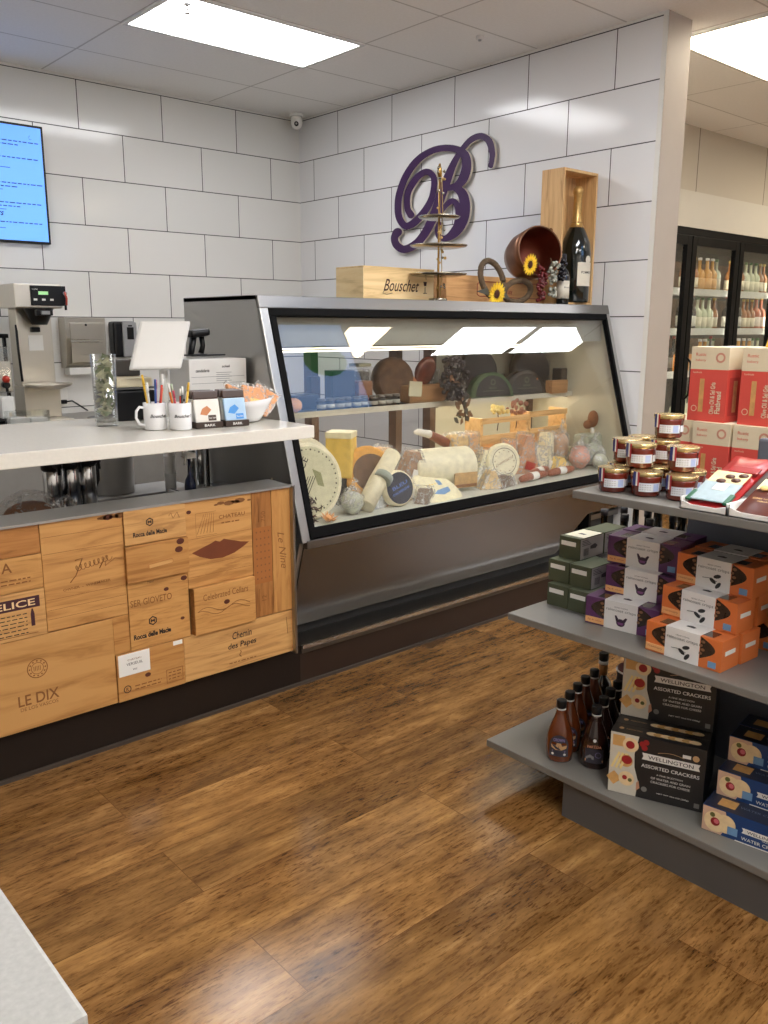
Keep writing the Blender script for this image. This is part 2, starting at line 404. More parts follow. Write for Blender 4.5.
# ceiling lights ----------------------------------------------------
LAMP = emis('troffer_diffuser', (247, 250, 255), LIGHT_POWER)
LAMPW = emis('warm_troffer_diffuser', (255, 240, 214), LIGHT_POWER*.8)
def troffer(x0, y0, x1, y1, label, m):
    cx, cy = (x0+x1)/2, (y0+y1)/2; a, b = (x1-x0)/2, (y1-y0)/2
    t = thing('ceiling_light', label, 'ceiling light', (cx, cy, H), 0, 'recessed ceiling lights')
    f = MB(); z0, z1 = -.012, -.001; q = .025
    f.box((-a, -b, z0), (a, -b+q, z1), WHITE).box((-a, b-q, z0), (a, b, z1), WHITE).box((-a, -b+q, z0), (-a+q, b-q, z1), WHITE).box((a-q, -b+q, z0), (a, b-q, z1), WHITE)
    f.build('frame', t)
    MB().box((-a+q, -b+q, -.008), (a-q, b-q, -.003), m).build('diffuser', t)
    return t
LAMPF = emis('added_warm_troffer', (255, 246, 232), LIGHT_POWER*1.1)  # for the added panel that brightens the foreground floor and box fronts
LAMP1 = emis('near_troffer_diffuser', (250, 250, 252), LIGHT_POWER*.50)
troffer(-2.04, -1.79, -.82, -1.18, 'long recessed white light panel above the cheese case corner', LAMP1)
troffer(.42, -3.61, 1.64, -3.0, 'recessed light panel past the beige wall end, right edge of the photo', LAMPW)
for x, y, m in ((.5, -6.2, LAMPW), (1.95, -6.2, LAMP), (3.2, -6.2, LAMP), (-2.02, -4.84, LAMP), (-4.48, -1.79, LAMP1), (-3.24, -6.06, LAMPF), (-4.48, -6.9, LAMP), (-2.04, -7.2, LAMP), (3.6, -3.6, LAMPW)):  # mirrored row read from the case glass; several others added as fill light
    troffer(x, y, x+(1.19 if x != .5 else .55), y+.6, 'unseen ceiling light panel, among the mirrored and the added fill ones', m)

# sprinkler hook and security camera ------------------------------------
t = thing('ceiling_sprinkler', 'small metal sprinkler head hanging by the edge of the long light panel', 'sprinkler', (-1.93, -1.70, H))
MB().cyl(.018, -.02, -.012, CHROME, seg=14).cyl(.006, -.055, -.02, CHROME, seg=10).cyl(.014, -.062, -.056, CHROME, seg=12).build('sprinkler_body', t)
MB().tube([(0, 0, -.056), (.012, 0, -.07), (.004, 0, -.086), (-.006, 0, -.078)], .0028, CHROME, seg=6).build('hook', t)
t = thing('security_camera', 'white dome security camera in the ceiling corner above the two tiled walls', 'security camera', (-.13, -.15, H))
MB().cyl(.055, -.022, 0, WHITE, bev=.006).build('camera_base', t)
hd = MB().lathe([(.0, -.115), (.02, -.112), (.036, -.1), (.045, -.078), (.046, -.05), (.042, -.022), (.0, -.022)], WHITE).build('camera_housing', t)
X = T(-.027, -.033, -.082) @ RZ(math.radians(-128)) @ RY(PI/2)
MB().cyl(.017, -.006, .008, BLACK, X, 16).cyl(.008, .008, .010, CHROME, X, 12).build('lens', hd)
t = thing('ceiling_sensor', 'tiny round sensor in the ceiling beside the back tiled wall', 'sensor', (-.43, -2.33, H))
MB().cyl(.022, -.02, 0, PAPER, seg=16, bev=.004).cyl(.010, -.028, -.02, CHROME, seg=10).build('sensor_body', t)

# ================================================================== MENU SCREEN
t = thing('menu_screen', 'wall-mounted black-framed screen with a pale blue menu at left edge', 'screen', (-2.72, -.034, 2.33))
W2 = .645
MB().box((-W2, -.005, -.365), (W2, .03, .365), BLACK, bev=.004).build('bezel', t)
SCRN = emis('blue_screen_glow', (104, 166, 250), .70)
TX = mat('menu_text', (40, 70, 120), .8)
F = frame((-2.72, -.0402, 2.33), (1, 0, 0), (0, 0, 1)); mb = MB(); mb.rect(-W2+.015, -.35, W2-.015, .35, SCRN, F)
R = random.Random(3)
for yy, hh, n in ((.255, 1, 3), (.155, 2, 0), (.0, 1, 3), (-.12, 1, 3), (-.24, 1, 0)):
    for k in range(2 if n else 1):
        x = .02; xe = .585 if k == 0 else .46
        while x < xe:
            w_ = R.uniform(.012, .035); mb.rect(x, yy-k*.022-.003, x+w_, yy-k*.022+.003, TX, F, .0006); x += w_+.008
for yy in (.285, -.045, -.165, .09, -.28): mb.rect(.02, yy, R.uniform(.3, .5), yy+.0035, TX, F, .0006)
mb.text('Flavours', .036, INK, F, .27, -.185, .001, shear=.35, bold=.01)
mb.tube([(W2-.085, .30, .001), (W2-.095, .29, .001), (W2-.09, .275, .001), (W2-.078, .278, .001)], .001, TX, F, 4)
mb.build('display', t, world=True)

# ================================================================== BACK COUNTER ALONG THE LEFT WALL
t = thing('back_counter', 'long grey-topped service counter against the left tiled wall behind the brewer', 'counter', (-3.6, -.35, 0))
MB().box((-5.6, -.68, .80), (-1.35, -.005, .845), STEELH, bev=.006).build('worktop', t, world=True)
LAM = mat('grey_laminate', (150, 148, 144), .5)
MB().box((-5.55, -.62, .1), (-1.4, -.02, .80), LAM).build('cabinet_body', t, world=True)
for k in range(6):
    x = -5.5+.68*k
    d = MB().box((x, -.64, .13), (x+.65, -.621, .77), LAM, bev=.004).build('door', t, world=True)
    MB().tube([(x+.58, -.64, .68), (x+.58, -.66, .68), (x+.58, -.66, .56), (x+.58, -.64, .56)], .005, CHROME, seg=6).build('handle', d, world=True)

# coffee brewer -----------------------------------------------------------
t = thing('coffee_brewer', 'tall brushed steel coffee brewer with black control panel by the left wall', 'coffee maker', (-2.33, -.36, .845))
BST = steel('brewer_steel', (206, 200, 188), .38)
MB().box((-.155, -.20, .0), (.115, .17, .02), BST, bev=.004).box((-.12, -.02, .02), (.11, .16, .22), BST, bev=.006).box((-.115, .03, .22), (.105, .17, .70), BST, bev=.008).box((-.17, -.14, .70), (.12, .17, .845), BST, bev=.008).build('brewer_body', t)
X = frame((0, 0, 0), (1, 0, 0), (0, -1, .0))
cp = MB().box((-.075, -.152, .715), (.14, -.138, .835), BLACK, bev=.004).build('control_panel', t)
LCD = emis('green_display', (150, 200, 140), .6)
F = frame((0, -.1525, 0), (1, 0, 0), (0, 0, 1))
mb = MB().rect(-.03, .78, .03, .80, LCD, F)
for x in (-.05, .0, .05): mb.rect(x-.011, .745, x+.011, .757, PAPER, F)
mb.text('COFFEE', .007, PAPER, F, -.05, .812, .0002); mb.build('display', cp)
MB().cyl(.012, 0, .03, CHROME, T(.125, -.15, .79) @ RX(PI/2), 12).tube([(.122, -.175, .80), (.13, -.185, .76), (.128, -.18, .72)], .006, mat('red_tap', (190, 60, 40), .4), seg=6).tube([(.128, -.165, .725), (.128, -.165, .69)], .008, BLACK, seg=8).build('hot_water_tap', t)
MB().lathe([(.045, .60), (.06, .63), (.085, .69), (.09, .70), (.0, .70)], BLACK, T(.0, -.05, 0), 20).box((-.055, -.17, .655), (.045, -.13, .69), BLACK, bev=.006).box((-.03, -.185, .662), (.02, -.165, .683), mat('grey_label', (150, 150, 150), .5)).build('brew_funnel', t)
MB().box((-.035, .0, .555), (.02, .03, .585), BLACK, bev=.004).box((-.05, .024, .44), (.04, .03, .535), PAPER).build('taped_note', t)
MB().tube([(-.115, .04, .60), (-.12, .02, .45), (-.118, .0, .25)], .008, BLACK, seg=6).build('water_hose', t)
# airpot drip basin
t = thing('steel_drip_tray', 'small steel drip tray on the shelf of the coffee brewer by left wall', 'tray', (-2.33, -.48, 1.05))
MB().lathe([(0, 0), (.08, 0), (.14, .02), (.15, .035), (.145, .035), (.08, .008), (0, .008)], BST, sx=1.0, sy=.75, seg=28).build('tray', t)
MB().box((-.01, .1, -.005), (.01, .14, .01), BST).build('bracket', t)

# cold drink dispenser rig, far left ----------------------------------------
t = thing('drink_dispenser', 'twin clear drink dispenser with red tap knobs in a black frame', 'drink dispenser', (-2.605, -.38, .845))
MB().box((-.19, -.12, .0), (.10, .12, .025), BLACKM, bev=.004).box((-.19, .07, .025), (-.175, .09, .54), BLACKM).box((.075, .05, .025), (.09, .08, .54), BLACKM).box((-.19, .0, .52), (.09, .1, .545), BLACKM, bev=.004).build('frame', t)
for dx in (-.115, .02):
    b = MB().box((dx-.055, -.06, .19), (dx+.055, .06, .47), glassy('milky_tank', (.9, .9, .88), .12, .1), bev=.012).build('tank', t)
    MB().box((dx-.05, -.055, .2), (dx+.05, .055, .38), mat('pale_drink', (214, 208, 196), .3), bev=.01).build('drink', b)
    k = MB().cyl(.02, 0, .05, BLACK, T(dx, -.06, .24) @ RX(PI/2), 12).tube([(dx, -.10, .24), (dx, -.105, .2)], .009, BLACK, seg=8).build('tap', t)
    MB().ball(.023, mat('red_knob', (178, 52, 34), .3), T(dx, -.10, .275), 14, 8).build('knob', k)
    MB().box((dx-.04, -.1, .035), (dx+.04, -.02, .17), mat('white_cup_stack', (226, 226, 222), .5), bev=.01).build('cup_stack', t)
t = thing('clear_acrylic_bin', 'open clear acrylic bin holding sachets at the left end of back counter', 'bin', (-2.52, -.60, .845))
MB().box((-.12, -.05, 0), (.12, .05, .004), JARG).box((-.12, -.05, 0), (-.117, .05, .09), JARG).box((.117, -.05, 0), (.12, .05, .09), JARG).box((-.12, -.05, 0), (.12, -.047, .09), JARG).box((-.12, .047, 0), (.12, .05, .09), JARG).build('bin', t)
MB().box((-.11, -.04, .004), (.0, .04, .05), PAPER, bev=.004).box((.01, -.04, .004), (.11, .04, .045), PAPER, bev=.004).build('sachets', t)

# towel dispenser, soap dispenser, outlet ---------------------------------------
t = thing('paper_towel_dispenser', 'brushed steel paper towel dispenser on the tiled wall beside coffee brewer', 'paper towel dispenser', (-1.915, 0, 1.31))
TST = steel('warm_steel', (196, 190, 178), .3, 0)
MB().prism([(-.12, .18), (-.10, .185), (0, .185), (0, -.155), (-.06, -.155), (-.10, -.135), (-.118, .05)], -.14, .14, TST, frame((0, 0, 0), (0, 1, 0), (0, 0, 1), (1, 0, 0))).build('housing', t)
MB().box((-.125, -.10, -.20), (.125, -.01, -.152), PAPER, bev=.005).build('towel_slot', t)
MB().box((-.11, -.124, -.12), (.13, -.115, .15), TST, bev=.006).cyl(.008, 0, .006, INK, T(.0, -.122, .135) @ RX(PI/2), 10).build('door', t)
t = thing('soap_dispenser', 'black and grey wall soap dispenser left of the white tablet', 'soap dispenser', (-1.62, 0, 1.345))
MB().box((-.085, -.10, -.125), (.085, 0, .125), BLACK, bev=.02).build('housing', t)
cv = MB().box((-.025, -.115, -.12), (.08, -.095, .12), mat('grey_cover', (150, 150, 150), .35), bev=.012).build('cover', t)
MB().box((.005, -.118, .0), (.055, -.112, .085), BLACK, bev=.004).rect(.015, .09, .045, .10, INK, frame((0, -.1155, 0), (1, 0, 0), (0, 0, 1))).build('level_window', cv)
t = thing('wall_outlet', 'small double wall socket with a black plug low on the tiled wall', 'outlet', (-2.065, 0, .95))
MB().box((-.035, -.006, -.058), (.035, 0, .058), PAPER, bev=.003).build('plate', t)
MB().box((-.015, -.03, -.04), (.02, -.006, -.012), BLACK, bev=.004).tube([(0, -.03, -.026), (.05, -.04, -.02), (.11, -.03, -.06), (.16, -.03, -.095)], .006, BLACK, seg=6).build('plug', t)

# ================================================================== BIG PURPLE LETTER ON THE BACK WALL
t = thing('wall_letter', 'large purple script letter B mounted on the back tiled wall', 'sign', (-.02, -1.65, 1.9))
PURP = mat('purple_paint', (58, 24, 74), .45, var=.03)
PEDGE = mat('pale_letter_edge', (205, 196, 180), .6)
RIB = [([(-2.107,2.429),(-2.11,2.439),(-2.113,2.448),(-2.115,2.458),(-2.117,2.469),(-2.119,2.478),(-2.121,2.487),(-2.122,2.499),(-2.12,2.513),(-2.117,2.529),(-2.112,2.549),(-2.104,2.57),(-2.091,2.59),(-2.073,2.607),(-2.052,2.621),(-2.029,2.633),(-2.004,2.641),(-1.977,2.644),(-1.952,2.644),(-1.928,2.64),(-1.906,2.635),(-1.886,2.627),(-1.869,2.618),(-1.852,2.607),(-1.837,2.596),(-1.821,2.584),(-1.806,2.572),(-1.791,2.559),(-1.777,2.546),(-1.763,2.533),(-1.75,2.52),(-1.736,2.506),(-1.723,2.49),(-1.708,2.472),(-1.693,2.453),(-1.678,2.433),(-1.664,2.413),(-1.65,2.394),(-1.638,2.374),(-1.626,2.354),(-1.613,2.333),(-1.602,2.31),(-1.591,2.286),(-1.58,2.262),(-1.569,2.24),(-1.557,2.218),(-1.544,2.198),(-1.531,2.178),(-1.518,2.158),(-1.503,2.138),(-1.489,2.118),(-1.473,2.099),(-1.456,2.082),(-1.438,2.065),(-1.418,2.05),(-1.398,2.036),(-1.377,2.026),(-1.354,2.017),(-1.329,2.009),(-1.305,2.004),(-1.288,2.003),(-1.277,2.004),(-1.265,2.009),(-1.251,2.017),(-1.24,2.024),(-1.233,2.031),(-1.228,2.038),(-1.224,2.047),(-1.222,2.054),(-1.224,2.059),(-1.229,2.065),(-1.236,2.071),(-1.242,2.076),(-1.241,2.075),(-1.231,2.071),(-1.231,2.07),(-1.238,2.071)],[(-2.066,2.44),(-2.068,2.45),(-2.07,2.46),(-2.071,2.469),(-2.072,2.479),(-2.073,2.488),(-2.073,2.496),(-2.072,2.504),(-2.069,2.515),(-2.064,2.53),(-2.058,2.547),(-2.05,2.563),(-2.042,2.575),(-2.033,2.584),(-2.022,2.592),(-2.009,2.599),(-1.998,2.603),(-1.986,2.605),(-1.97,2.605),(-1.953,2.603),(-1.936,2.599),(-1.92,2.594),(-1.905,2.588),(-1.889,2.579),(-1.874,2.569),(-1.86,2.559),(-1.847,2.547),(-1.834,2.535),(-1.822,2.521),(-1.811,2.508),(-1.801,2.495),(-1.791,2.48),(-1.781,2.464),(-1.771,2.446),(-1.761,2.426),(-1.751,2.405),(-1.741,2.384),(-1.731,2.364),(-1.721,2.344),(-1.711,2.324),(-1.7,2.304),(-1.689,2.282),(-1.678,2.258),(-1.665,2.234),(-1.653,2.211),(-1.639,2.189),(-1.626,2.168),(-1.611,2.147),(-1.596,2.127),(-1.58,2.106),(-1.563,2.086),(-1.544,2.066),(-1.524,2.047),(-1.503,2.028),(-1.481,2.01),(-1.456,1.994),(-1.428,1.979),(-1.397,1.967),(-1.363,1.958),(-1.328,1.952),(-1.291,1.95),(-1.255,1.955),(-1.223,1.966),(-1.198,1.98),(-1.178,1.994),(-1.162,2.01),(-1.152,2.028),(-1.146,2.044),(-1.144,2.061),(-1.147,2.077),(-1.154,2.091),(-1.161,2.102),(-1.168,2.11),(-1.176,2.118),(-1.193,2.125),(-1.2,2.126),(-1.2,2.127)],[[(-2.108,2.432),(-2.105,2.425),(-2.098,2.42),(-2.087,2.419),(-2.076,2.423),(-2.068,2.429),(-2.065,2.437),(-2.068,2.444),(-2.075,2.449),(-2.086,2.449),(-2.097,2.446),(-2.104,2.44)],[(-1.264,2.096),(-1.258,2.082),(-1.242,2.072),(-1.219,2.07),(-1.197,2.075),(-1.18,2.087),(-1.174,2.102),(-1.18,2.116),(-1.196,2.126),(-1.219,2.128),(-1.241,2.122),(-1.258,2.111)]]),([(-1.385,2.214),(-1.374,2.225),(-1.363,2.235),(-1.355,2.243),(-1.349,2.254),(-1.346,2.272),(-1.345,2.294),(-1.346,2.317),(-1.35,2.336),(-1.356,2.35),(-1.365,2.364),(-1.377,2.377),(-1.391,2.39),(-1.407,2.404),(-1.424,2.418),(-1.442,2.43),(-1.459,2.438),(-1.476,2.443),(-1.493,2.447),(-1.507,2.448),(-1.515,2.447),(-1.523,2.444),(-1.534,2.437),(-1.543,2.428),(-1.55,2.417),(-1.553,2.401),(-1.553,2.379),(-1.549,2.356),(-1.543,2.334),(-1.537,2.316),(-1.528,2.3),(-1.517,2.284),(-1.503,2.268),(-1.486,2.252),(-1.466,2.234),(-1.444,2.218),(-1.423,2.203),(-1.403,2.19),(-1.383,2.179),(-1.363,2.17),(-1.346,2.164),(-1.331,2.159),(-1.319,2.156),(-1.313,2.156),(-1.31,2.156),(-1.303,2.16),(-1.292,2.168),(-1.281,2.18),(-1.272,2.192),(-1.265,2.206),(-1.26,2.222),(-1.257,2.24),(-1.256,2.259),(-1.256,2.279),(-1.257,2.299),(-1.261,2.321),(-1.268,2.343),(-1.278,2.368),(-1.292,2.394),(-1.307,2.42),(-1.325,2.444),(-1.346,2.467),(-1.37,2.489),(-1.395,2.509),(-1.421,2.526),(-1.447,2.541),(-1.475,2.553),(-1.504,2.563),(-1.534,2.57),(-1.564,2.576),(-1.596,2.579),(-1.628,2.58),(-1.659,2.579),(-1.689,2.576),(-1.719,2.571),(-1.748,2.564),(-1.772,2.556),(-1.791,2.548),(-1.806,2.538),(-1.817,2.529),(-1.824,2.521),(-1.829,2.511),(-1.833,2.498),(-1.835,2.483),(-1.836,2.468),(-1.833,2.453),(-1.828,2.437),(-1.821,2.422),(-1.814,2.409),(-1.807,2.398),(-1.799,2.387),(-1.79,2.379),(-1.781,2.372),(-1.771,2.368),(-1.758,2.365),(-1.742,2.363),(-1.727,2.362),(-1.715,2.361),(-1.704,2.362),(-1.691,2.364),(-1.678,2.365)],[(-1.321,2.195),(-1.314,2.206),(-1.304,2.217),(-1.294,2.233),(-1.287,2.252),(-1.283,2.275),(-1.28,2.3),(-1.28,2.326),(-1.284,2.351),(-1.292,2.371),(-1.305,2.389),(-1.319,2.405),(-1.334,2.42),(-1.352,2.435),(-1.372,2.451),(-1.394,2.465),(-1.418,2.476),(-1.442,2.484),(-1.469,2.489),(-1.497,2.491),(-1.527,2.486),(-1.555,2.475),(-1.577,2.46),(-1.596,2.441),(-1.608,2.42),(-1.612,2.395),(-1.611,2.37),(-1.607,2.344),(-1.602,2.32),(-1.596,2.299),(-1.588,2.279),(-1.577,2.26),(-1.563,2.241),(-1.545,2.221),(-1.524,2.201),(-1.501,2.183),(-1.479,2.166),(-1.456,2.152),(-1.433,2.139),(-1.41,2.127),(-1.387,2.119),(-1.364,2.113),(-1.34,2.109),(-1.313,2.108),(-1.283,2.115),(-1.257,2.127),(-1.236,2.143),(-1.218,2.161),(-1.204,2.18),(-1.194,2.2),(-1.188,2.222),(-1.184,2.243),(-1.183,2.265),(-1.183,2.288),(-1.185,2.311),(-1.189,2.335),(-1.197,2.361),(-1.209,2.388),(-1.223,2.416),(-1.241,2.445),(-1.261,2.472),(-1.284,2.497),(-1.31,2.521),(-1.339,2.544),(-1.369,2.563),(-1.401,2.579),(-1.434,2.593),(-1.468,2.603),(-1.504,2.611),(-1.54,2.617),(-1.577,2.621),(-1.615,2.622),(-1.651,2.62),(-1.687,2.617),(-1.723,2.611),(-1.757,2.604),(-1.788,2.595),(-1.816,2.585),(-1.843,2.574),(-1.868,2.559),(-1.89,2.541),(-1.905,2.519),(-1.915,2.497),(-1.92,2.475),(-1.921,2.454),(-1.919,2.433),(-1.913,2.412),(-1.904,2.392),(-1.893,2.374),(-1.879,2.359),(-1.862,2.347),(-1.843,2.336),(-1.823,2.328),(-1.8,2.323),(-1.777,2.321),(-1.756,2.322),(-1.737,2.322),(-1.719,2.324),(-1.703,2.326),(-1.689,2.329),(-1.676,2.331)],[[(-1.391,2.201),(-1.386,2.189),(-1.372,2.182),(-1.354,2.18),(-1.335,2.185),(-1.321,2.195),(-1.316,2.208),(-1.321,2.22),(-1.334,2.227),(-1.353,2.229),(-1.372,2.224),(-1.386,2.214)],[(-1.702,2.345),(-1.699,2.337),(-1.69,2.332),(-1.677,2.331),(-1.665,2.335),(-1.655,2.342),(-1.651,2.351),(-1.655,2.359),(-1.664,2.364),(-1.676,2.365),(-1.689,2.362),(-1.699,2.354)]]),([(-1.745,2.332),(-1.764,2.319),(-1.783,2.308),(-1.795,2.298),(-1.801,2.29),(-1.808,2.279),(-1.815,2.266),(-1.82,2.251),(-1.822,2.235),(-1.821,2.216),(-1.816,2.195),(-1.809,2.174),(-1.802,2.155),(-1.792,2.137),(-1.781,2.119),(-1.769,2.102),(-1.756,2.087),(-1.743,2.074),(-1.727,2.061),(-1.712,2.05),(-1.698,2.044),(-1.687,2.042),(-1.676,2.043),(-1.665,2.046),(-1.658,2.049),(-1.654,2.052),(-1.649,2.06),(-1.645,2.07),(-1.643,2.08),(-1.643,2.088),(-1.646,2.098),(-1.65,2.108),(-1.654,2.119)],[(-1.766,2.358),(-1.788,2.351),(-1.812,2.345),(-1.839,2.335),(-1.865,2.319),(-1.885,2.299),(-1.899,2.278),(-1.909,2.254),(-1.916,2.23),(-1.918,2.204),(-1.918,2.176),(-1.914,2.149),(-1.905,2.123),(-1.892,2.099),(-1.875,2.077),(-1.855,2.057),(-1.832,2.04),(-1.806,2.025),(-1.777,2.014),(-1.748,2.007),(-1.719,2.002),(-1.691,2.002),(-1.664,2.006),(-1.641,2.013),(-1.621,2.024),(-1.606,2.039),(-1.599,2.055),(-1.595,2.07),(-1.595,2.084),(-1.597,2.098),(-1.603,2.11),(-1.609,2.12),(-1.615,2.13)],[[(-1.778,2.342),(-1.776,2.335),(-1.767,2.33),(-1.756,2.329),(-1.744,2.332),(-1.736,2.339),(-1.732,2.347),(-1.735,2.355),(-1.744,2.36),(-1.755,2.361),(-1.767,2.357),(-1.775,2.35)],[(-1.654,2.123),(-1.652,2.117),(-1.645,2.112),(-1.634,2.111),(-1.624,2.114),(-1.617,2.119),(-1.614,2.126),(-1.616,2.133),(-1.624,2.138),(-1.634,2.139),(-1.644,2.136),(-1.652,2.13)]]),([(-1.651,2.169),(-1.667,2.184),(-1.683,2.198),(-1.698,2.211),(-1.713,2.221),(-1.728,2.229),(-1.743,2.235),(-1.754,2.238),(-1.756,2.238),(-1.757,2.237),(-1.764,2.231),(-1.772,2.221),(-1.778,2.212),(-1.782,2.203),(-1.785,2.192),(-1.786,2.179),(-1.786,2.165),(-1.784,2.151),(-1.781,2.137),(-1.776,2.121),(-1.772,2.105)],[(-1.614,2.19),(-1.63,2.204),(-1.645,2.219),(-1.661,2.234),(-1.678,2.246),(-1.695,2.257),(-1.713,2.266),(-1.733,2.273),(-1.76,2.274),(-1.786,2.265),(-1.806,2.252),(-1.821,2.238),(-1.833,2.223),(-1.841,2.208),(-1.846,2.192),(-1.85,2.176),(-1.853,2.161),(-1.855,2.144),(-1.857,2.127),(-1.859,2.11),(-1.86,2.094)],[[(-1.655,2.178),(-1.652,2.17),(-1.644,2.166),(-1.633,2.165),(-1.622,2.168),(-1.614,2.174),(-1.611,2.182),(-1.613,2.189),(-1.622,2.194),(-1.633,2.195),(-1.644,2.192),(-1.652,2.185)],[(-1.86,2.096),(-1.855,2.081),(-1.839,2.071),(-1.817,2.068),(-1.795,2.074),(-1.779,2.087),(-1.772,2.103),(-1.778,2.118),(-1.794,2.127),(-1.816,2.13),(-1.838,2.124),(-1.854,2.111)]])]
# front face and edge
X = frame((0, 0, 0), (0, 1, 0), (0, 0, 1), (1, 0, 0))
mb = MB(); eg = MB()
for ri, (L_, R_, caps) in enumerate(RIB):
    n = len(L_); fx = -.036-.0005*ri; fc = fx-.00025
    for i in range(n-1):
        q = [L_[i], L_[i+1], R_[i+1], R_[i]]
        area = sum(q[k][0]*q[(k+1) % 4][1]-q[(k+1) % 4][0]*q[k][1] for k in range(4))
        if area > 0: q = q[::-1]
        mb.poly(q, PURP, X, fx)
    for side in (L_, R_):
        for i in range(n-1):
            a, b = side[i], side[i+1]
            eg.quad((-.036, a[0], a[1]), (-.036, b[0], b[1]), (-.018, b[0], b[1]), (-.018, a[0], a[1]), PEDGE)
    for c in caps:
        mb.poly(c, PURP, X, fc)
        for i in range(len(c)):
            a, b = c[i], c[(i+1) % len(c)]
            eg.quad((-.036, a[0], a[1]), (-.036, b[0], b[1]), (-.018, b[0], b[1]), (-.018, a[0], a[1]), PEDGE)
mb.build('letter_face', t, world=True); eg.build('letter_edge', t, world=True)
for ri, k in ((0, 20), (0, 60), (1, 20), (1, 60), (1, 84), (2, 14)):
    L_, R_, _c = RIB[ri]; y = (L_[k][0]+R_[k][0])/2; z = (L_[k][1]+R_[k][1])/2
    MB().cyl(.006, -.018, .0, CHROME, T(0, y, z) @ RY(PI/2), 8).build('standoff', t, world=True)

# ================================================================== GLASS DOOR COOLER BEYOND THE BACK WALL
t = thing('glass_door_cooler', 'walk-in drinks cooler with black framed glass doors past the beige wall end', 'cooler', (3.2, -2.0, 0))
CZ = 2.25
MB().box((.9, -2.04, CZ+.005), (6.38, -2.0, 2.54), mat('cream_header_panel', (206, 202, 190), .55, var=.01)).build('header', t, world=True)
CIN = mat('dark_cooler_lining', (70, 70, 66), .6)
MB().box((.9, -1.15, .1), (6.3, -1.1, CZ), CIN).box((.9, -1.99, .05), (6.3, -1.1, .1), CIN).box((.9, -1.99, CZ-.05), (6.3, -1.1, CZ), CIN).box((.9, -1.99, .1), (.93, -1.1, CZ), CIN).box((6.27, -1.99, .1), (6.3, -1.1, CZ), CIN).build('cooler_lining', t, world=True)
MB().box((.9, -2.03, CZ-.055), (6.38, -1.98, CZ+.005), BLACKM).box((.9, -2.03, 0), (6.38, -1.98, .22), BLACKM).build('door_surround', t, world=True)
DX = [1.02+.79*k for k in range(7)]
DX = [x-.02 for x in (1.0, 1.79, 2.60, 3.44, 4.24, 5.04, 5.84)]
WHS = mat('white_wire_shelf', (206, 206, 200), .5)
CL = emis('cooler_light_strip', (255, 244, 225), COOLER_POWER)
for i, x in enumerate(DX[:-1]):
    x1 = DX[i+1]-.012; z0, z1 = .22, CZ-.06; q = .075
    d = MB().box((x, -2.045, z0), (x+q, -2.0, z1), BLACKM, bev=.004).box((x1-q, -2.045, z0), (x1, -2.0, z1), BLACKM, bev=.004).box((x+q, -2.045, z1-q), (x1-q, -2.0, z1), BLACKM, bev=.004).box((x+q, -2.045, z0), (x1-q, -2.0, z0+q), BLACKM, bev=.004).build('door', t, world=True)
    MB().box((x+q, -2.025, z0+q), (x1-q, -2.02, z1-q), CGLASS).build('pane', d, world=True)
    hx = x+q*.5
    MB().tube([(hx, -2.045, 1.18), (hx, -2.085, 1.14), (hx, -2.095, 1.0), (hx, -2.085, .86), (hx, -2.045, .82)], .011, BLACK, seg=8).build('handle', d, world=True)
    if x < 4.5:
        MB().box((x+.02, -1.985, .25), (x+.035, -1.97, 2.15), CL).build('light_strip', t, world=True)
for z in (.55, 1.03, 1.40, 1.74):
    mb = MB().box((.95, -1.95, z-.012), (4.3, -1.5, z), WHS).box((.95, -1.965, z-.03), (4.3, -1.95, z+.03), WHS)
    mb.build('shelf', t, world=True)
    if z > 1: MB().box((2.0, -1.52, z), (4.3, -1.5, z+.30), mat('stocked_shelf_back', (120, 92, 70), .7, var=.5, scale=14)).build('stocked_back', t, world=True)
# bottles in the cooler: a few kinds, copied along the shelves
def bottle_profile(r, h, neck=.33, nr=.32):
    return [(0, 0), (r*.9, 0), (r, h*.02), (r, h*(1-neck-.14)), (r*.82, h*(1-neck-.05)), (r*nr, h*(1-neck+.03)), (r*nr*.9, h*.96), (r*nr, h*.965), (r*nr, h), (0, h)]
def make_bottle(name, label, cat, r, h, body, cap, lab, group=None, neck=.33):
    t = thing(name, label, cat, (0, 0, 0), 0, group)
    MB().lathe(bottle_profile(r, h, neck), body, seg=14).build('bottle_glass', t)
    MB().cyl(r*.36, h*.93, h*1.005, cap, seg=10).cyl(r*1.02, h*.14, h*.42, lab, seg=14).build('label_and_cap', t)
    return t
kinds = [((150, 92, 40), (190, 160, 60), (226, 216, 190)), ((24, 40, 24), (30, 30, 32), (222, 220, 210)), ((206, 150, 70), (236, 236, 230), (230, 180, 120)),
         ((20, 18, 20), (150, 40, 40), (200, 196, 186)), ((196, 200, 170), (60, 110, 60), (232, 226, 200)), ((190, 96, 60), (220, 190, 90), (240, 228, 214))]
knames = ['amber bottle', 'dark green bottle', 'golden bottle', 'black bottle', 'pale bottle', 'orange bottle']
protos = []
GRP = 'bottles behind the cooler doors'
for i, (a, b, c) in enumerate(kinds):
    protos.append(make_bottle('bottle', knames[i], 'bottle', .040+.005*(i % 3), .30+.025*(i % 2), mat(f'bottle_body_{i}', a, .15, var=.05), mat(f'bottle_cap_{i}', b, .4), mat(f'bottle_label_{i}', c, .6)))
R = random.Random(11); used = set()
zn = {.55: 'lowest', 1.03: 'lower middle', 1.40: 'upper middle', 1.74: 'top'}
doors = {0: 'cooler door nearest wall end', 1: 'middle cooler door', 2: 'rightmost cooler door'}
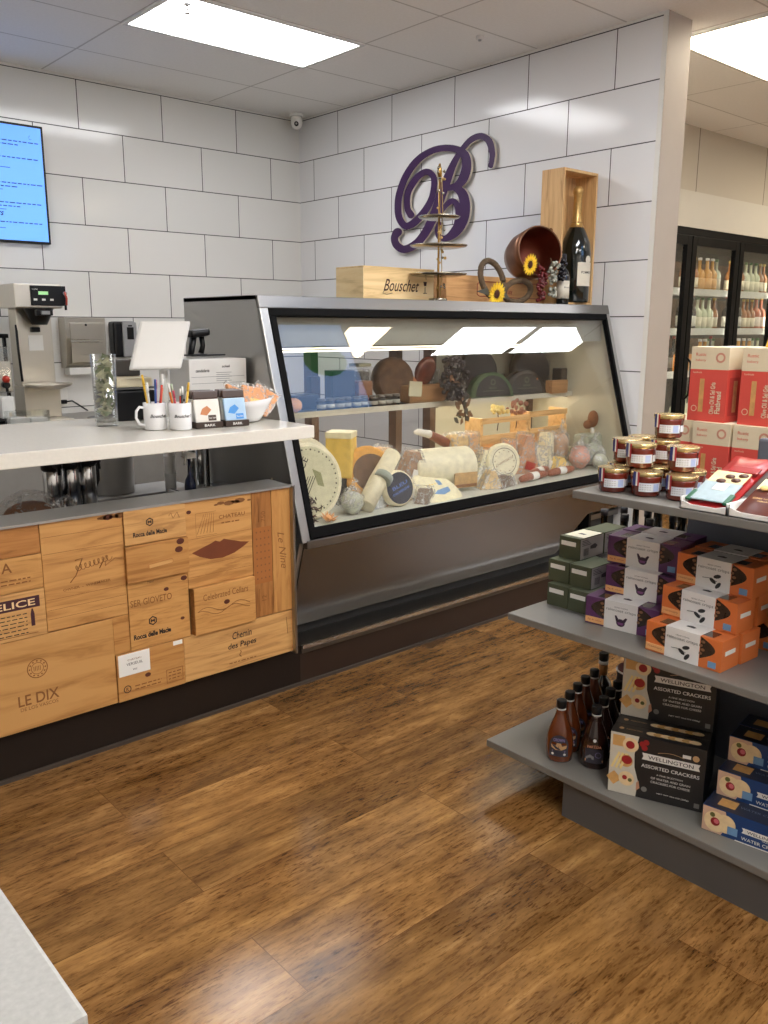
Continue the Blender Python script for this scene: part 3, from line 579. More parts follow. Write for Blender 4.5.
for z in (.55, 1.03, 1.40, 1.74):
    for di, (xa, xb) in enumerate(((2.12, 2.50), (2.68, 3.34), (3.52, 4.25))):
        x = xa+.03; kk = R.randrange(6); c = 0
        while x < xb:
            if c % 3 == 0: kk = R.randrange(6)
            c += 1
            lab = f'{knames[kk]} on the {zn[z]} shelf behind {doors[di]}'
            g = f'{knames[kk].split()[0]} bottles, {zn[z]} shelf, door {("one", "two", "three")[di]}'
            if kk not in used:
                used.add(kk); o = protos[kk]; o.location = (x, -1.9, z+.001); o['label'] = lab; o['group'] = g
            else: dup(protos[kk], (x, -1.9+R.uniform(-.01, .01), z+.001), 0, lab, g)
            x += .096

t = thing('added_glow_board', 'added blue and green glowing board, unseen, mirrored in the case glass', 'sign', (-.1, -5.5, 2.6))  # added unseen board, gives the blue and green reflection in the case glass
MB().box((-.48, -.03, -.42), (.42, .0, .40), FRM, bev=.004).tube([(-.4, -.015, .40), (-.4, -.015, .45)], .006, CHROME, seg=6).tube([(.35, -.015, .40), (.35, -.015, .45)], .006, CHROME, seg=6).build('board_box', t)
F = frame((0, .001, 0), (-1, 0, 0), (0, 0, 1))
MB().rect(-.40, -.40, .46, .38, emis('blue_glow_face', (130, 165, 215), 3.0), F).disc(.2, emis('green_glow_shape', (16, 120, 70), 2.0), F @ T(-.10, .04, .001), 0, 24, 1.1, .7).build('board_face', t)

OC = mat('orange_beer_carton', (214, 140, 66), .5, var=.1); WT = mat('pale_carton_stripe', (232, 214, 180), .5)
c0 = None
for x, z, lab in ((2.745, 1.0305, 'orange six-pack carton in front on the lower middle shelf, left of the pair'), (2.905, 1.0305, 'orange six-pack carton in front on the lower middle shelf, right of the pair'), (3.60, 1.0305, 'orange six-pack carton on the lower middle shelf behind the rightmost door')):
    if c0 is None:
        c0 = thing('drink_carton', lab, 'carton', (x, -1.945+.06-.02, z), 0, 'orange drink cartons in the cooler')
        MB().box((-.07, -.02, 0), (.07, .02, .17), OC, bev=.002).build('carton', c0)
        m_ = MB()
        for k in range(4): m_.rect(-.06+.034*k, .02, -.045+.034*k, .13, WT, frame((0, -.0206, 0), (1, 0, 0), (0, 0, 1)))
        m_.build('printed_stripes', c0)
    else: dup(c0, (x, -1.905, z), 0, lab)
for o in [o for o in COL.objects if o.name.startswith('bottle') and o.get('category') == 'bottle' and abs(o.location.z-1.031) < .01 and (2.66 < o.location.x < 3.0 or 3.5 < o.location.x < 3.7)]:
    o.location.y += .16
# ================================================================== SERVICE COUNTER CLAD IN WINE CRATE WOOD
t = thing('service_counter', 'service counter clad in wine crate panels over a dark kick board', 'counter', (-4.0, -3.0, 0))
YF = -3.28
MB().box((-5.6, -3.25, 0), (-2.42, -3.20, .17), KICK).box((-5.6, -3.262, 0), (-2.42, -3.25, .012), mat('kick_cove', (64, 54, 46), .5)).build('kick_board', t, world=True)
MB().box((-5.6, -3.262, .165), (-2.474, -3.2, .84), mat('backing_board', (120, 84, 46), .7)).build('backing', t, world=True)
MB().box((-5.6, -3.288, .838), (-2.466, -3.12, .846), mat('sill_steel', (172, 170, 166), .32, metal=.5, var=.02)).box((-2.476, -3.30, .163), (-2.466, -3.2, .846), STEEL).build('steel_edge', t, world=True)
MB().box((-5.6, -3.2, .1), (-5.55, -2.55, 1.03), LAM).box((-5.6, -3.2, .69), (-2.43, -2.5, .70), STEELH).box((-5.6, -3.125, .70), (-2.43, -3.12, .838), STEELH).box((-5.6, -2.52, .05), (-2.43, -2.5, .69), LAM).build('work_shelf', t, world=True)
for x in (-5.4, -3.9):
    MB().cyl(.02, .70, 1.035, CHROME, T(x, -2.70, 0), 14).cyl(.035, .70, .71, CHROME, T(x, -2.70, 0), 14).build('support_post', t, world=True)
WD = {}
def wd(i):
    cs = [((178, 124, 66), (202, 150, 88)), ((166, 112, 56), (190, 138, 78)), ((184, 134, 78), (206, 158, 98)), ((156, 100, 48), (180, 124, 66)), ((182, 128, 68), (200, 148, 86))]
    return wood(f'crate_wood_{i}', *cs[i], scale=4+i, axis=0)
wdv = wood('crate_wood_upright', (172, 116, 60), (194, 142, 80), axis=2)
wdv2 = wood('crate_wood_upright_dark', (142, 90, 42), (168, 112, 58), axis=2)
FX = frame((0, YF, 0), (1, 0, 0), (0, 0, 1))     # x, z on the counter front; local z points to the shop
KNOT = mat('wood_knot', (84, 36, 18), .6, var=.2)
def panel(x0, z0, x1, z1, m, d=0, deco=None, label=None):
    mb = MB().box((x0+.001, YF-d, z0+.001), (x1-.001, -3.262, z1-.001), m, bev=.002)
    if deco:
        F = frame((0, YF-d, 0), (1, 0, 0), (0, 0, 1)); deco(mb, F)
    o = mb.build('wood_panel', t, world=True)
    if label: o['label'] = label
def knots(mb, F, *ks):
    for x, z, r in ks: mb.disc(r, KNOT, F @ T(x, z, .0005), 0, 12, 1.4, 1)
def lines(mb, F, x0, x1, z, n, m=BRAND, h=.004, gap=.012, seed=1):
    R = random.Random(seed)
    for k in range(n):
        x = x0
        while x < x1:
            w_ = R.uniform(.008, .022); mb.rect(x, z-k*gap, min(x+w_, x1), z-k*gap+h, m, F, .0006); x += w_+.005
def hexlogo(mb, F, x, z, r):
    for k in range(6):
        a, b = PI/3*k+PI/6, PI/3*(k+1)+PI/6
        p = lambda q, rr: (x+rr*math.cos(q), z+rr*math.sin(q))
        mb.poly([p(a, r*.72), p(a, r), p(b, r), p(b, r*.72)], INK, F, .0006)
    mb.text('M', r*.7, INK, F, x, z, .0006, w=r*.9, bold=.02)
panel(-3.70, .744, -3.43, .838, wd(3))
panel(-3.70, .632, -3.43, .744, wd(4), .004, lambda mb, F: (mb.text('A', .032, BRAND, F, -3.539, .715, bold=.01), lines(mb, F, -3.56, -3.47, .672, 2, seed=2)))
def felice(mb, F):
    mb.rect(-3.62, .575, -3.448, .612, mat('wine_red_print', (62, 22, 34), .7), F, .0006)
    mb.text('FELICE', .022, mat('cream_print', (226, 196, 150), .7), F, -3.535, .5935, .0012, w=.145, bold=.015)
    lines(mb, F, -3.60, -3.49, .558, 6, INK, .003, .0125, 4)
    mb.poly([(-3.479, .515), (-3.467, .515), (-3.467, .555), (-3.471, .572), (-3.475, .572), (-3.479, .555)], mat('wine_red_print', (62, 22, 34)), F, .0006)
    mb.rect(-3.60, .49, -3.46, .492, BRAND, F, .0006)
panel(-3.70, .478, -3.43, .632, wd(2), .003, felice)
def p4(mb, F):
    mb.tube([(-3.325+.0019*k+.006*math.cos(.8*k), .672+.010*math.sin(.8*k)+.0003*k, .0006) for k in range(64)], .0011, BRAND, F, 4)
    mb.tube([(-3.345, .63, .0006), (-3.325, .65, .0006), (-3.30, .705, .0006), (-3.325, .70, .0006)], .0014, BRAND, F, 4)
    mb.tube([(-3.245, .66, .0006), (-3.22, .70, .0006), (-3.225, .665, .0006), (-3.19, .685, .0006), (-3.165, .68, .0006)], .0013, BRAND, F, 4)
    mb.text('OWNER  -  WINEMAKER', .0085, BRAND, F, -3.29, .611, w=.16, rot=.03, bold=.01)
    for i, x in enumerate((-3.235, -3.222, -3.205, -3.196, -3.18, -3.165)): mb.disc(.006+.004*(i % 3), KNOT if i in (2, 3) else BRAND, F @ T(x, .826, .0006), 0, 8, 1.3, .7)
    for z in (.79, .735, .585, .55, .52): mb.rect(-3.425, z, -3.16, z+.0012, BRAND, F, .0006)
panel(-3.43, .48, -3.155, .845, wd(0), 0, p4)
panel(-3.155, .718, -2.925, .845, wd(2), .006, lambda mb, F: (hexlogo(mb, F, -3.062, .79, .015), mb.text('Rocca delle Macìe', .017, INK, F, -3.062, .752, w=.125, bold=.03), mb.tube([(-2.99+.008*k, .80+.012*math.sin(2.1*k), .0006) for k in range(6)], .001, BRAND, F, 4)))
def p6(mb, F):
    DS = wd(3)
    mb.prism([(-3.078, .628), (-2.99, .634), (-2.984, .642), (-2.99, .652), (-3.078, .646), (-3.084, .637)], .0008, .0016, DS, F)
    mb.prism([(-3.076, .630), (-2.991, .636), (-2.987, .642), (-2.991, .648), (-3.076, .642)], .0014, .0020, wd(2), F)
    knots(mb, F, (-2.955, .706, .011), (-2.962, .678, .011))
panel(-3.158, .588, -2.922, .717, wd(1), .014, p6, 'raised box lid with a routed hand slot')
def p7(mb, F):
    mb.text('SER GIOVETO', .024, BRAND, F, -3.07, .512, w=.155, bold=.005)
    hexlogo(mb, F, -3.069, .437, .017); mb.text('Rocca delle Macìe', .019, INK, F, -3.072, .390, w=.14, bold=.04)
    knots(mb, F, (-2.942, .567, .009), (-3.012, .54, .007), (-2.955, .42, .006))
    mb.text('750ml', .007, INK, F, -3.07, .578)
panel(-3.155, .344, -2.925, .588, wd(4), .002, p7)
panel(-3.215, .344, -3.155, .48, wd(1), .001)
def p8(mb, F):
    mb.box((-3.205, .262, .0), (-3.090, .340, .0015), PAPER, F); mb.text('CHÂTEAU', .008, BRAND, F, -3.147, .318, .002, w=.05); mb.text('VERSEUIL', .010, INK, F, -3.147, .302, .002, w=.06); mb.text('2005', .006, INK, F, -3.147, .280, .002)
    mb.rect(-2.998, .326, -2.962, .342, PAPER, F, .0006); mb.ring(.011, .014, INK, F @ T(-3.178, .212, 0), .0006, 20); mb.text('R', .012, INK, F, -3.178, .212)
    lines(mb, F, -3.15, -3.05, .214, 2, seed=6); mb.rect(-3.03, .19, -2.965, .192, BRAND, F, .0006); mb.rect(-3.03, .24, -2.965, .242, BRAND, F, .0006)
    mb.rect(-3.03, .19, -3.028, .24, BRAND, F, .0006); mb.rect(-2.967, .19, -2.965, .24, BRAND, F, .0006); lines(mb, F, -3.022, -2.972, .227, 3, seed=7); knots(mb, F, (-3.10, .245, .008))
panel(-3.212, .17, -2.955, .344, wd(1), .004, p8, 'board with a white paper label')
def p9(mb, F):
    mb.ring(.030, .033, BRAND, F @ T(-3.472, .37, 0), .0006); mb.ring(.018, .020, BRAND, F @ T(-3.472, .37, 0), .0006)
    for k in range(12): mb.disc(.003, BRAND, F @ T(-3.472+.025*math.cos(k*PI/6), .37+.025*math.sin(k*PI/6), .0006), 0, 6)
    for k in range(5): mb.rect(-3.484+.005*k, .362, -3.482+.005*k, .378, BRAND, F, .0006)
    mb.text('LE DIX', .036, BRAND, F, -3.475, .272, w=.13, bold=.012); mb.text('DE LOS VASCOS', .012, BRAND, F, -3.475, .243, w=.12)
panel(-3.70, .17, -3.212, .478, wood('crate_plywood', (176, 124, 66), (198, 148, 88), scale=2.2, axis=0), 0, p9)
def p10(mb, F):
    LIP = mat('burnt_lip_print', (112, 54, 22), .75, var=.1)
    mb.poly([(-2.905, .650), (-2.86, .664), (-2.825, .674), (-2.808, .681), (-2.790, .674), (-2.772, .682), (-2.74, .672), (-2.70, .660), (-2.665, .654), (-2.69, .640), (-2.73, .622), (-2.78, .612), (-2.83, .615), (-2.875, .632)][::-1], LIP, F, .0006)
    mb.rect(-2.885, .706, -2.884, .79, BRAND, F, .0007); mb.rect(-2.885, .79, -2.80, .791, BRAND, F, .0007); mb.rect(-2.885, .706, -2.80, .707, BRAND, F, .0007)
    for k in range(6): mb.tube([(-2.88+.013*k, .715, .0006), (-2.85+.008*k, .785, .0006)], .0006, BRAND, F, 4)
    mb.text('CHATEAU', .014, BRAND, F, -2.735, .765, w=.11, bold=.01); lines(mb, F, -2.78, -2.70, .74, 1, seed=8)
    for i, x in enumerate((-2.80, -2.78, -2.745, -2.73, -2.715, -2.70, -2.66)): mb.disc(.005+.004*(i % 3), BRAND, F @ T(x, .812+.004*(i % 2), .0006), 0, 8, 1.8, .7)
    for z in (.60, .56, .70): mb.rect(-2.92, z, -2.655, z+.001, BRAND, F, .0006)
    knots(mb, F, (-2.91, .80, .007))
panel(-2.925, .52, -2.65, .845, wd(0), 0, p10, 'board with a dark burnt lip-shaped print')
def p11(mb, F):
    mb.text('Celebrated Cellars', .024, BRAND, F, -2.78, .480, w=.19, rot=.01); knots(mb, F, (-2.778, .446, .009))
    for k in range(2): mb.tube([(-2.90+.02*i, .43-.01*k+.012*math.sin(i*.9+k), .0006) for i in range(12)], .0009, BRAND, F, 4)
panel(-2.912, .342, -2.652, .52, wd(4), .014, p11, 'raised square board')
def p12(mb, F):
    mb.rect(-2.645, .48, -2.565, .70, mat('faded_stamp', (160, 98, 44), .8), F, .0005)
    for i in range(4):
        for j in range(8): mb.disc(.004, BRAND, F @ T(-2.632+.018*i, .50+.026*j, .0009), 0, 6)
    mb.text('750', .02, BRAND, F, -2.60, .74, rot=PI/2); mb.text('12', .02, BRAND, F, -2.605, .42, rot=PI/2)
    mb.tube([(-2.62, .72, .0006), (-2.62, .80, .0006)], .001, BRAND, F, 4); mb.tube([(-2.625, .37, .0006), (-2.625, .46, .0006)], .001, BRAND, F, 4)
panel(-2.65, .346, -2.562, .838, wdv2, 0, p12)
panel(-2.562, .346, -2.474, .838, wdv, 0, lambda mb, F: mb.text('Le Nine', .03, BRAND, F, -2.515, .595, w=.15, rot=-PI/2+.1, shear=.4))
def p14(mb, F):
    mb.text('Chemin', .028, INK, F, -2.71, .300, w=.085, shear=.15, bold=.012); mb.text('des Papes', .030, INK, F, -2.71, .258, w=.125, shear=.1, bold=.012)
    mb.tube([(-2.72+.004*math.sin(k*1.5), .235-.005*k, .0006) for k in range(6)], .0014, BRAND, F, 4); lines(mb, F, -2.77, -2.65, .192, 1, seed=9)
    mb.tube([(-2.50, .25, .0006), (-2.505, .32, .0006)], .0012, BRAND, F, 4)
panel(-2.955, .17, -2.474, .344, wd(2), .001, p14)

# countertop slab
SLAB = mat('white_quartz', (226, 222, 212), .16, var=.03, scale=90)
t = thing('white_countertop', 'long white stone countertop slab over the wine crate counter', 'countertop', (-4.0, -3.0, 1.033))
MB().box((-5.6, -3.378, 1.033), (-2.425, -2.6, 1.08), SLAB, bev=.004).build('slab', t, world=True)
for x in (-5.0, -4.2):
    MB().box((x, -3.2, .84), (x+.03, -3.1, 1.033), STEEL).build('bracket', t, world=True)

# items seen in the gap below the slab ------------------------------------------
t = thing('bread_loaf', 'crusty brown loaf in a clear bag under the white countertop, far left', 'bread', (-3.335, -2.93, .701))
CR = mat('bread_crust', (132, 82, 46), .7, var=.25, scale=25, bump=.4)
MB().ball(1, CR, S3(.10, .075, .075) @ T(0, 0, .9), 20, 12, noise=.04).build('loaf', t)
MB().ball(1, FILM, S3(.125, .09, .088) @ T(0, 0, .96), 22, 12, noise=.14, seed=4).tube([(.10, 0, .09), (.15, .0, .13)], [.045, .025], FILM, seg=8).build('plastic_bag', t)
for i, (x, r, g) in enumerate(((-3.135, .037, 'left'), (-3.055, .035, 'middle'), (-2.98, .037, 'right'))):
    lab = f'slim steel thermos flask under the white countertop, {g} of the three'
    if i == 0:
        th = thing('thermos_flask', lab, 'flask', (x, -2.62, .701), 0, 'thermos flasks below the countertop')
        MB().cyl(.036, 0, .19, CHROME, seg=20, bev=.005).build('flask_body', th)
        l = MB().lathe([(.036, .19), (.04, .195), (.04, .225), (.025, .235), (0, .235)], BLACK, seg=18).box((-.012, -.075, .205), (.012, -.02, .228), BLACK, bev=.004).tube([(0, -.07, .215), (0, -.075, .18)], .007, BLACK, seg=6).build('pump_lid', th)
        MB().tube([(.03, 0, .21), (.055, 0, .20), (.055, 0, .12), (.037, 0, .09)], .007, BLACK, seg=6).build('handle', th)
    else: dup(th, (x, -2.62+.02*i, .701), .15*i, lab)
t = thing('steel_urn', 'wide brushed steel urn below the white countertop right of the thermos flasks', 'urn', (-2.78, -2.36, .72))
MB().box((-.2, -.125, -.72), (.35, .12, 0), LAM, bev=.004).build('stand_cabinet', t)
MB().cyl(.095, .0, .32, mat('urn_steel', (176, 174, 170), .3, metal=.55, var=.02), seg=32, bev=.006).build('urn_body', t)
MB().cyl(.085, .32, .335, BLACK, seg=24).build('lid', t)
MB().box((-.13, -.03, .0), (-.105, .03, .33), BLACK, bev=.004).build('side_rail', t)
t = thing('stacked_cup_tube', 'white paper cup stack in a tube below the slab, right of the urn', 'cup stack', (-2.58, -2.52, .72))
MB().cyl(.024, 0, .30, mat('white_cups', (228, 226, 222), .5), seg=20, r1=.026).build('cups', t)
for k in range(3): MB().cyl(.0275, .08+.08*k, .086+.08*k, WHITE, seg=20).build('cup_rim', t)
t = thing('steel_cup_dispenser', 'pair of slim steel tubes beside the white cup stack under the slab', 'cup dispenser', (-2.51, -2.58, .701))
MB().cyl(.018, 0, .30, CHROME, seg=18).cyl(.018, 0, .30, CHROME, T(.05, .01, 0), 18).build('tubes', t)
MB().box((-.03, -.03, 0), (.08, .04, .012), STEELH, bev=.003).build('base', t)
t = thing('spray_bottle', 'dark blue bottle with white trigger hanging under the white slab', 'bottle', (-2.735, -2.98, .701))
MB().lathe(bottle_profile(.022, .24, .3), mat('dark_blue_plastic', (24, 34, 70), .3), seg=14).build('bottle_body', t)
MB().box((-.02, -.02, .24), (.02, .02, .262), WHITE, bev=.004).tube([(-.02, -.01, .25), (-.032, -.02, .22)], .004, WHITE, seg=6).build('trigger', t)
t = thing('steel_sink_box', 'low steel bin with a faucet against the dark side of cheese case', 'sink', (-2.60, -2.88, .701))
MB().box((-.10, -.16, 0), (.165, .16, .075), STEELH, bev=.006).box((-.09, -.15, .075), (.155, .15, .079), STEELD, bev=.002).build('basin', t)
MB().tube([(.03, .05, .079), (.03, .05, .28), (.03, .0, .31), (.03, -.07, .305)], .009, CHROME, seg=10).cyl(.02, .079, .09, CHROME, T(.03, .05, 0), 14).build('faucet', t)

# ------------------------------------------------------------------ things on the slab
t = thing('tip_jar', 'tall clear glass tip jar stuffed with folded green banknotes on the counter', 'jar', (-3.02, -2.90, 1.081))
MB().lathe([(0, 0), (.040, 0), (.041, .01), (.045, .26), (.043, .26), (.039, .014), (0, .014)], JARG, seg=28).build('jar', t)
BILL = mat('banknote_green', (132, 146, 104), .8, var=.3, scale=60); BILL2 = mat('banknote_pale', (206, 204, 168), .8, var=.25, scale=60)
R = random.Random(5); mb = MB()
for k in range(44):
    X = T(R.uniform(-.012, .012), R.uniform(-.012, .012), .05+.0045*k) @ Matrix.Rotation(R.uniform(0, 6.28), 4, (R.uniform(-1, 1), R.uniform(-1, 1), R.uniform(-1, 1)+.1))
    s_ = R.uniform(.020, .030); n = 5; vs_ = []; fs = []
    for i in range(n):
        for j in range(3): vs_.append((-s_+2*s_*i/(n-1), (-.5+.5*j)*s_*1.1, .006*math.sin(i*1.6+k)+.003*math.cos(j*2)))
    for i in range(n-1):
        for j in range(2): fs.append((i*3+j, i*3+3+j, i*3+4+j, i*3+1+j))
    mb.add(vs_, fs, BILL if k % 2 else BILL2, X, True)
    if k % 3 == 0: mb.rect(-s_, -.004, s_, .004, PAPER, X @ T(0, 0, .008))
nt_ = mb.build('banknotes', t)
tag(nt_, kind='stuff')
MB().cyl(.036, .015, .03, mat('coins', (150, 148, 140), .35, metal=.8, var=.2, scale=80), seg=20).build('coins', t)

t = thing('tablet_register', 'white point of sale tablet on a stand seen from behind on the counter', 'tablet', (-2.80, -2.84, 1.081))
top_c = Vector((-2.745, -2.86, 1.452)); bot_c = Vector((-2.815, -2.90, 1.285))
uu = Vector((1, -.25, 0)).normalized(); vv = (top_c-bot_c).normalized(); nn = uu.cross(vv)
X = frame((top_c+bot_c)/2+Vector((0, .0, 0)), uu, vv, nn)
MB().box((-.098, -.10, -.012), (.098, .10, .012), mat('tablet_white', (214, 212, 208), .35, var=.01), X, bev=.011).build('tablet_body', t, world=True)
MB().box((-.085, -.087, -.0135), (.085, .087, -.0118), BLACK, X).build('screen', t, world=True)
ar = MB().tube([(-2.785, -2.86, 1.35), (-2.755, -2.845, 1.34), (-2.75, -2.84, 1.30), (-2.75, -2.83, 1.09)], [.03, .022, .017, .017], WHITE, seg=12)
ar.box((-2.83, -2.93, 1.081), (-2.71, -2.81, 1.092), WHITE, bev=.004).build('stand', t, world=True)
t = thing('barcode_scanner', 'black barcode scanner standing upright right of the white tablet', 'scanner', (-2.60, -2.86, 1.325))
MB().box((-.04, -.035, .075), (.042, .035, .105), BLACK, RY(-.1), bev=.012).tube([(-.025, 0, .08), (-.035, .0, .03), (-.042, 0, .0)], [.014, .013, .012], BLACK, seg=10).build('scanner_body', t)
MB().tube([(.01, 0, .08), (.015, 0, .04), (.005, 0, .01)], [.012, .010, .012], BLACK, seg=10).cyl(.03, .0, .008, BLACK, seg=16).box((-.055, -.03, .0), (.1, .03, .006), BLACK, bev=.002).build('scanner_stand', t)
t = thing('white_carton', 'white printed carton standing behind the mugs under the barcode scanner', 'box', (-2.61, -2.86, 1.081))
MB().box((-.088, -.085, 0), (.17, .075, .235), mat('carton_white', (214, 212, 208), .6, var=.02), bev=.003).build('carton', t)
F = frame((-2.61, -2.9455, 1.081), (1, 0, 0), (0, 0, 1)); mb = MB()
mb.text('candelaria', .012, INK, F, -.03, .190, w=.06, shear=.2, bold=.02); mb.text('soleil', .010, INK, F, .075, .205, w=.035, bold=.02)
for z in (.165, .14): mb.rect(-.08, z, .16, z+.0015, mat('grey_print', (130, 130, 130), .7), F, .0006)
for k in range(5): mb.rect(.03, .18-.008*k, .03+.07-.01*(k % 2), .182-.008*k, mat('grey_print', (130, 130, 130)), F, .0006)
mb.build('printed_front', t, world=True)
t = thing('receipt_printer', 'black receipt printer with a cream paper tray between tip jar and mugs', 'printer', (-2.87, -2.72, 1.081))
MB().box((-.085, -.08, 0), (.10, .08, .115), BLACK, bev=.006).box((-.085, -.08, .12), (.10, .08, .128), GREYD, bev=.002).build('printer_body', t)
MB().box((-.06, -.085, .128), (.09, .06, .165), mat('cream_tray', (226, 214, 184), .6), bev=.012).build('paper_tray', t)
MB().box((-.08, .02, .165), (.09, .07, .23), mat('smoked_lid', (96, 92, 88), .25), bev=.006).build('lid', t)

MUG = mat('white_ceramic', (232, 232, 234), .2, var=.01, coat=.3)
def mug(name, label, loc, rz):
    t = thing(name, label, 'mug', loc, rz)
    MB().lathe([(0, 0), (.036, 0), (.0395, .004), (.040, .095), (.0365, .095), (.036, .01), (0, .01)], MUG, seg=32).build('mug_body', t)
    MB().tube([(-.038+.0, 0, .078), (-.058, 0, .082), (-.07, 0, .068), (-.072, 0, .045), (-.06, 0, .022), (-.038, 0, .016)], .005, MUG, seg=8).build('handle', t)
    return t
def curved_text(body, h, r, a0, z, m, obj_name, parent, shear=0, bold=0, w=None):
    vs_, fs = text_geo(body, shear, bold); xs = [v.x for v in vs_]; ys = [v.y for v in vs_]
    W = max(xs)-min(xs); Hh = max(ys)-min(ys); k = h/Hh; kx = (w/W) if w else k; mx_ = (max(xs)+min(xs))/2; my = (max(ys)+min(ys))/2
    mb = MB(); mb.add([(r*math.cos(a0+(v.x-mx_)*kx/r), r*math.sin(a0+(v.x-mx_)*kx/r), z+(v.y-my)*k) for v in vs_], fs, m)
    return mb.build(obj_name, parent)
m1 = mug('coffee_mug', 'white mug of markers with its handle to the left, nearest the tip jar', (-2.935, -3.115, 1.081), 0)
curved_text('Bouschet', .012, .0405, -PI*.5-.1, .05, INK, 'lettering', m1, .35, .02)
m2 = mug('coffee_mug', 'white mug full of pens and straws beside the chocolate display boxes', (-2.868, -3.175, 1.081), -PI*.6)
curved_text('Bouschet Y', .011, .0405, -PI*.5-.1+PI*.6, .05, INK, 'lettering', m2, .35, .02)
pc = [('orange pen', (226, 120, 40)), ('yellow pen', (226, 180, 50)), ('red pen', (200, 60, 44)), ('dark pink pen', (190, 70, 90)), ('white pen', (220, 220, 216)), ('pale green pen', (170, 186, 160)), ('black pen', (40, 40, 42)), ('blue pen', (50, 80, 150))]
R = random.Random(9)
for mi_, (cx, cy, hgt) in enumerate(((-2.935, -3.115, .165), (-2.868, -3.175, .145))):
    for k in range(7):
        n_, c_ = pc[(k*3+mi_*2) % 8]
        a = 2*PI*k/7+mi_; bx, by = cx+.012*math.cos(a), cy+.012*math.sin(a); r_ = .032
        L0 = hgt+R.uniform(-.02, .02)
        tx, ty = cx+(r_+.018)*math.cos(a), cy+(r_+.012)*math.sin(a)
        dx, dy = tx-bx, ty-by
        lab = f'{n_} leaning in the {"left mug with the visible handle" if mi_ == 0 else "mug next to the chocolate boxes"}'
        p_ = thing('pen', lab, 'pen', (bx, by, 1.094))
        sx_ = .55
        MB().tube([(0, 0, 0), (dx*sx_, dy*sx_, L0*.8)], .0042, mat('pen_'+n_.replace(' ', '_'), c_, .35), seg=8).build('barrel', p_)
        MB().tube([(dx*sx_, dy*sx_, L0*.8), (dx*sx_*1.22, dy*sx_*1.22, L0)], [.0048, .004], mat('pen_'+n_.replace(' ', '_'), c_) if k % 2 else PAPER, seg=8).build('cap', p_)

# chocolate display boxes
CHB = mat('dark_brown_card', (52, 36, 28), .5); BAGW = mat('white_foil_bag', (226, 222, 214), .35, var=.05); BAGD = mat('chocolate_brown_foil', (62, 38, 26), .3, var=.1)
BAGB = mat('pale_blue_foil', (170, 200, 226), .3, var=.1); BLUEP = mat('bright_blue_print', (60, 140, 214), .4); COPP = mat('copper_print', (190, 120, 74), .5)
def choc_box(label, loc, w_, blue):
    t = thing('chocolate_display_box', label, 'display box', loc, -.12)
    MB().box((-w_, -.055, 0), (w_, .06, .022), CHB, bev=.002).box((-w_, .05, 0), (w_, .06, .10), CHB).build('tray', t)
    F = frame((0, -.0555, 0), (1, 0, 0), (0, 0, 1)); 
    MB().text('BARK', .009, PAPER, F, .0, .011, .0006, w=w_*.8, bold=.02).build('lettering', t.children[0])
    for k in range(3):
        y = -.045+.03*k
        X = T(0, y, .02) @ RX(-.22)
        mb = MB().box((-w_+.004, 0, 0), (w_-.004, .012, .085), BAGB if (blue and k == 0) else BAGW, X, bev=.005).box((-w_+.004, .001, .085), (w_-.004, .010, .115), BAGD, X, bev=.004)
        if k == 0:
            G = X @ frame((0, -.0008, 0), (1, 0, 0), (0, 0, 1))
            mb.poly([(-.03, .03), (-.005, .025), (.015, .045), (.0, .06), (-.02, .05)], BLUEP if blue else COPP, G)
            mb.box((.0, .006, 0), (.03, .026, .001), BLUEP if blue else BAGD, G); mb.text('Sea Salt', .006, PAPER, G, .015, .016, .0015)
        mb.build('chocolate_bag', t)
choc_box('brown and white chocolate bag display box next to the pen mugs', (-2.765, -3.16, 1.081), .052, False)
choc_box('chocolate bag display box with blue print beside the white bowl', (-2.655, -3.17, 1.081), .047, True)
t = thing('white_bowl', 'tilted oval white bowl holding cracker packets at the right end of countertop', 'bowl', (-2.545, -3.14, 1.081))
MB().lathe([(0, 0), (.035, 0), (.05, .018), (.078, .055), (.095, .082), (.091, .084), (.072, .058), (.045, .024), (0, .012)], MUG, RY(-.10) @ T(0, 0, .006), 36, sy=.8).build('bowl', t)
CRK = mat('orange_cracker', (214, 142, 74), .6, var=.2, scale=50)
for i, (x, y, a, b, lab) in enumerate(((-2.575, -3.10, .5, .5, 'orange cracker packet leaning left in the white bowl'), (-2.525, -3.13, -.45, .9, 'orange cracker packet standing tall in the white bowl'), (-2.55, -3.17, .1, .35, 'clear packet of crackers lying at the front of the white bowl'))):
    p_ = thing('cracker_packet', lab, 'cracker packet', (x, y, 1.125))
    X = RZ(a) @ RX(-.45) @ RY(b*.7)
    MB().box((-.05, -.007, 0), (.05, .007, .10), CRK, X, bev=.005).box((-.02, -.0075, .02), (.02, -.0065, .05), mat('yellow_label', (226, 190, 90), .5), X).build('crackers', p_)
    MB().box((-.056, -.010, -.004), (.056, .010, .11), FILM, X, bev=.004).build('wrapper', p_)
# ================================================================== CHEESE CASE
XL, XR = -2.42, -.03
t = thing('cheese_case', 'long stainless steel refrigerated cheese case with a slanted glass front', 'display case', (-1.2, -2.8, 0)); CASE = t
b0 = Vector((0, -3.265, .63)); t0 = Vector((0, -3.0, 1.56)); sv = (t0-b0).normalized(); SL = (t0-b0).length
FG = frame(b0, (1, 0, 0), sv)          # local x = world x, y up the slope, z outwards
STC = steel('case_steel', (132, 130, 128), .30, 0); STV = mat('case_side_steel', (172, 171, 168), .32, metal=.9, var=.03, scale=3)
